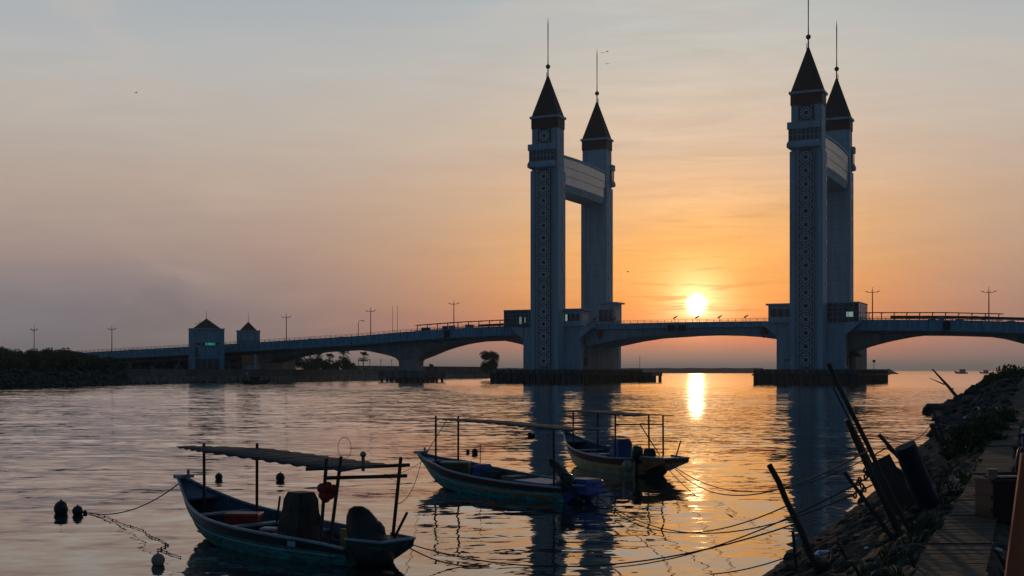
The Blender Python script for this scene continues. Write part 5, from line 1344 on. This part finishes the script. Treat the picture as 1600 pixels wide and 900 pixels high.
buoy('small black float tied where the rope reaches the near left buoys', 133, 803, 3.5, top=False)

# ------------------------------------------------------------------ ropes
def rope(label, a, b_, sg, rad=.010, mt='rope', grp='mooring ropes'):
    q = MB(); q.tube(sag(a, b_, sg, 22), rad, 5); return tag(q.build('mooring_rope', M[mt]), label, 'rope', grp)
def wat(px, py): d = EYE * 1950 / (py - 579); return Vector(((px - 800) * d / 1950, d, .02))
bowA = inboat(bA, 3.8, .05, 1.12); stA = inboat(bA, -3.3, -.1, .5)
rope('rope from the bow of the nearest boat to the black buoys', bowA, wat(134, 802), .28, .014)
PAt = PA[2]; PBt = PB[2]; PCt = PC[2]
rope('upper rope from the stern of the nearest boat to the lone leaning post', stA, PA[1].lerp(PA[2], .45), .55, .012)
rope('lower rope from the stern of the nearest boat into the water towards the bank', stA, wat(765, 884), .18, .012)
stB = inboat(bB, -3.5, .0, .3); stC = inboat(bC, -3.7, .1, .5)
rope('rope from the stern of the middle boat to the thick chained post', stB, PC[1].lerp(PC[2], .45), .9, .012)
rope('rope from the stern of the middle boat to the lone leaning post', stB, PA[1].lerp(PA[2], .62), .7, .011)
rope('upper rope from the stern of the farthest boat to the notched post', stC, PE[1].lerp(PE[2], .8), .9, .013)
rope('lower rope from the stern of the farthest boat to the longest pole', stC, PB[1].lerp(PB[2], .5), .8, .013)
rope('short slack rope end from the farthest boat into the water', inboat(bC, -3.6, .2, .4), wat(1145, 808), .2, .012)
rope('rope climbing from the bottom edge to the longest pole', wat(960, 888), PB[1].lerp(PB[2], .38), .25, .011)
rope('rope crossing from below the picture to the thick chained post', wat(1110, 899), PC[1].lerp(PC[2], .25), .2, .011)
rope('rope from the notched post to the stake under the boulder', PE[2], PG[2], .35, .012)
rope('rope from the bow of the middle boat to the stern of the nearest boat', inboat(bB, 4.1, 0, .95), inboat(bA, -2.9, -.45, 1.1), .35, .009)
rope('rope dipping from the bow of the middle boat into the water', inboat(bB, 4.0, 0, .8), wat(600, 742), .15, .009)
# line of little floats on the water
q = MB(); pts = [(140, 803), (170, 810), (200, 822), (222, 829), (236, 840), (252, 845), (262, 853), (248, 860), (268, 867), (285, 872)]
path_ = []
for (a0, b0), (a1, b1) in zip(pts, pts[1:]):
    for k_ in range(5): path_.append(wat(a0 + (a1 - a0) * k_ / 5 + rnd.uniform(-2, 2), b0 + (b1 - b0) * k_ / 5 + rnd.uniform(-1, 1)))
q.tube(path_, .008, 4)
for p in path_: q.ball(p, rnd.uniform(.008, .022), 6)
tag(q.build('float_line', M['rope']), 'slack line of tiny net floats trailing across the water left of the nearest boat', 'float line')

# ------------------------------------------------------------------ birds
for i, (px, py, lab) in enumerate(((941, 83, 'left bird of the three beside the rear left mast'), (949, 81, 'top right bird of the three beside the rear left mast'), (949, 100, 'lowest bird of the three beside the rear left mast'),
                                   (981, 425, 'bird flying low between left towers and the sun'), (213, 145, 'lone bird high in the left sky'))):
    p = at(px, py, 260); q = MB()
    q.tube([(-.25, 0, 0), (-.1, 0, .02), (.12, 0, .02), (.25, 0, .04)], [.02, .07, .06, .02], 6)
    for sy in (-1, 1): q.loft([[(-.08, 0, .03), (.1, 0, .03), (.1, 0, .05), (-.08, 0, .05)], [(-.1, sy * .28, .16), (.06, sy * .28, .16), (.06, sy * .28, .175), (-.1, sy * .28, .175)], [(-.14, sy * .55, .08), (-.06, sy * .55, .08), (-.06, sy * .55, .09), (-.14, sy * .55, .09)]])
    tag(q.build('bird', M['black'], None, tuple(p), rnd.uniform(0, 3)), lab, 'bird', 'birds in the sky')

scn.cycles.max_bounces = 6
scn.cycles.glossy_bounces = 3
scn.cycles.diffuse_bounces = 2
scn.cycles.sample_clamp_indirect = 4
scn.cycles.sample_clamp_direct = 12
scn.cycles.use_denoising = True

# ------------------------------------------------------------------ haze
hm = bpy.data.materials.new('haze'); hm.use_nodes = True; hm.node_tree.nodes.clear()
ho = hm.node_tree.nodes.new('ShaderNodeOutputMaterial'); hv_ = hm.node_tree.nodes.new('ShaderNodeVolumePrincipled')
hv_.inputs['Color'].default_value = (.80, .86, .95, 1); hv_.inputs['Density'].default_value = HAZE; hv_.inputs['Anisotropy'].default_value = .3
hm.node_tree.links.new(hv_.outputs[0], ho.inputs['Volume'])
q = MB(); q.box(-30500, 30500, -500, 40500, -3, 125); tag(q.build('haze', hm), 'thin evening haze over the river', 'haze', kind='stuff')
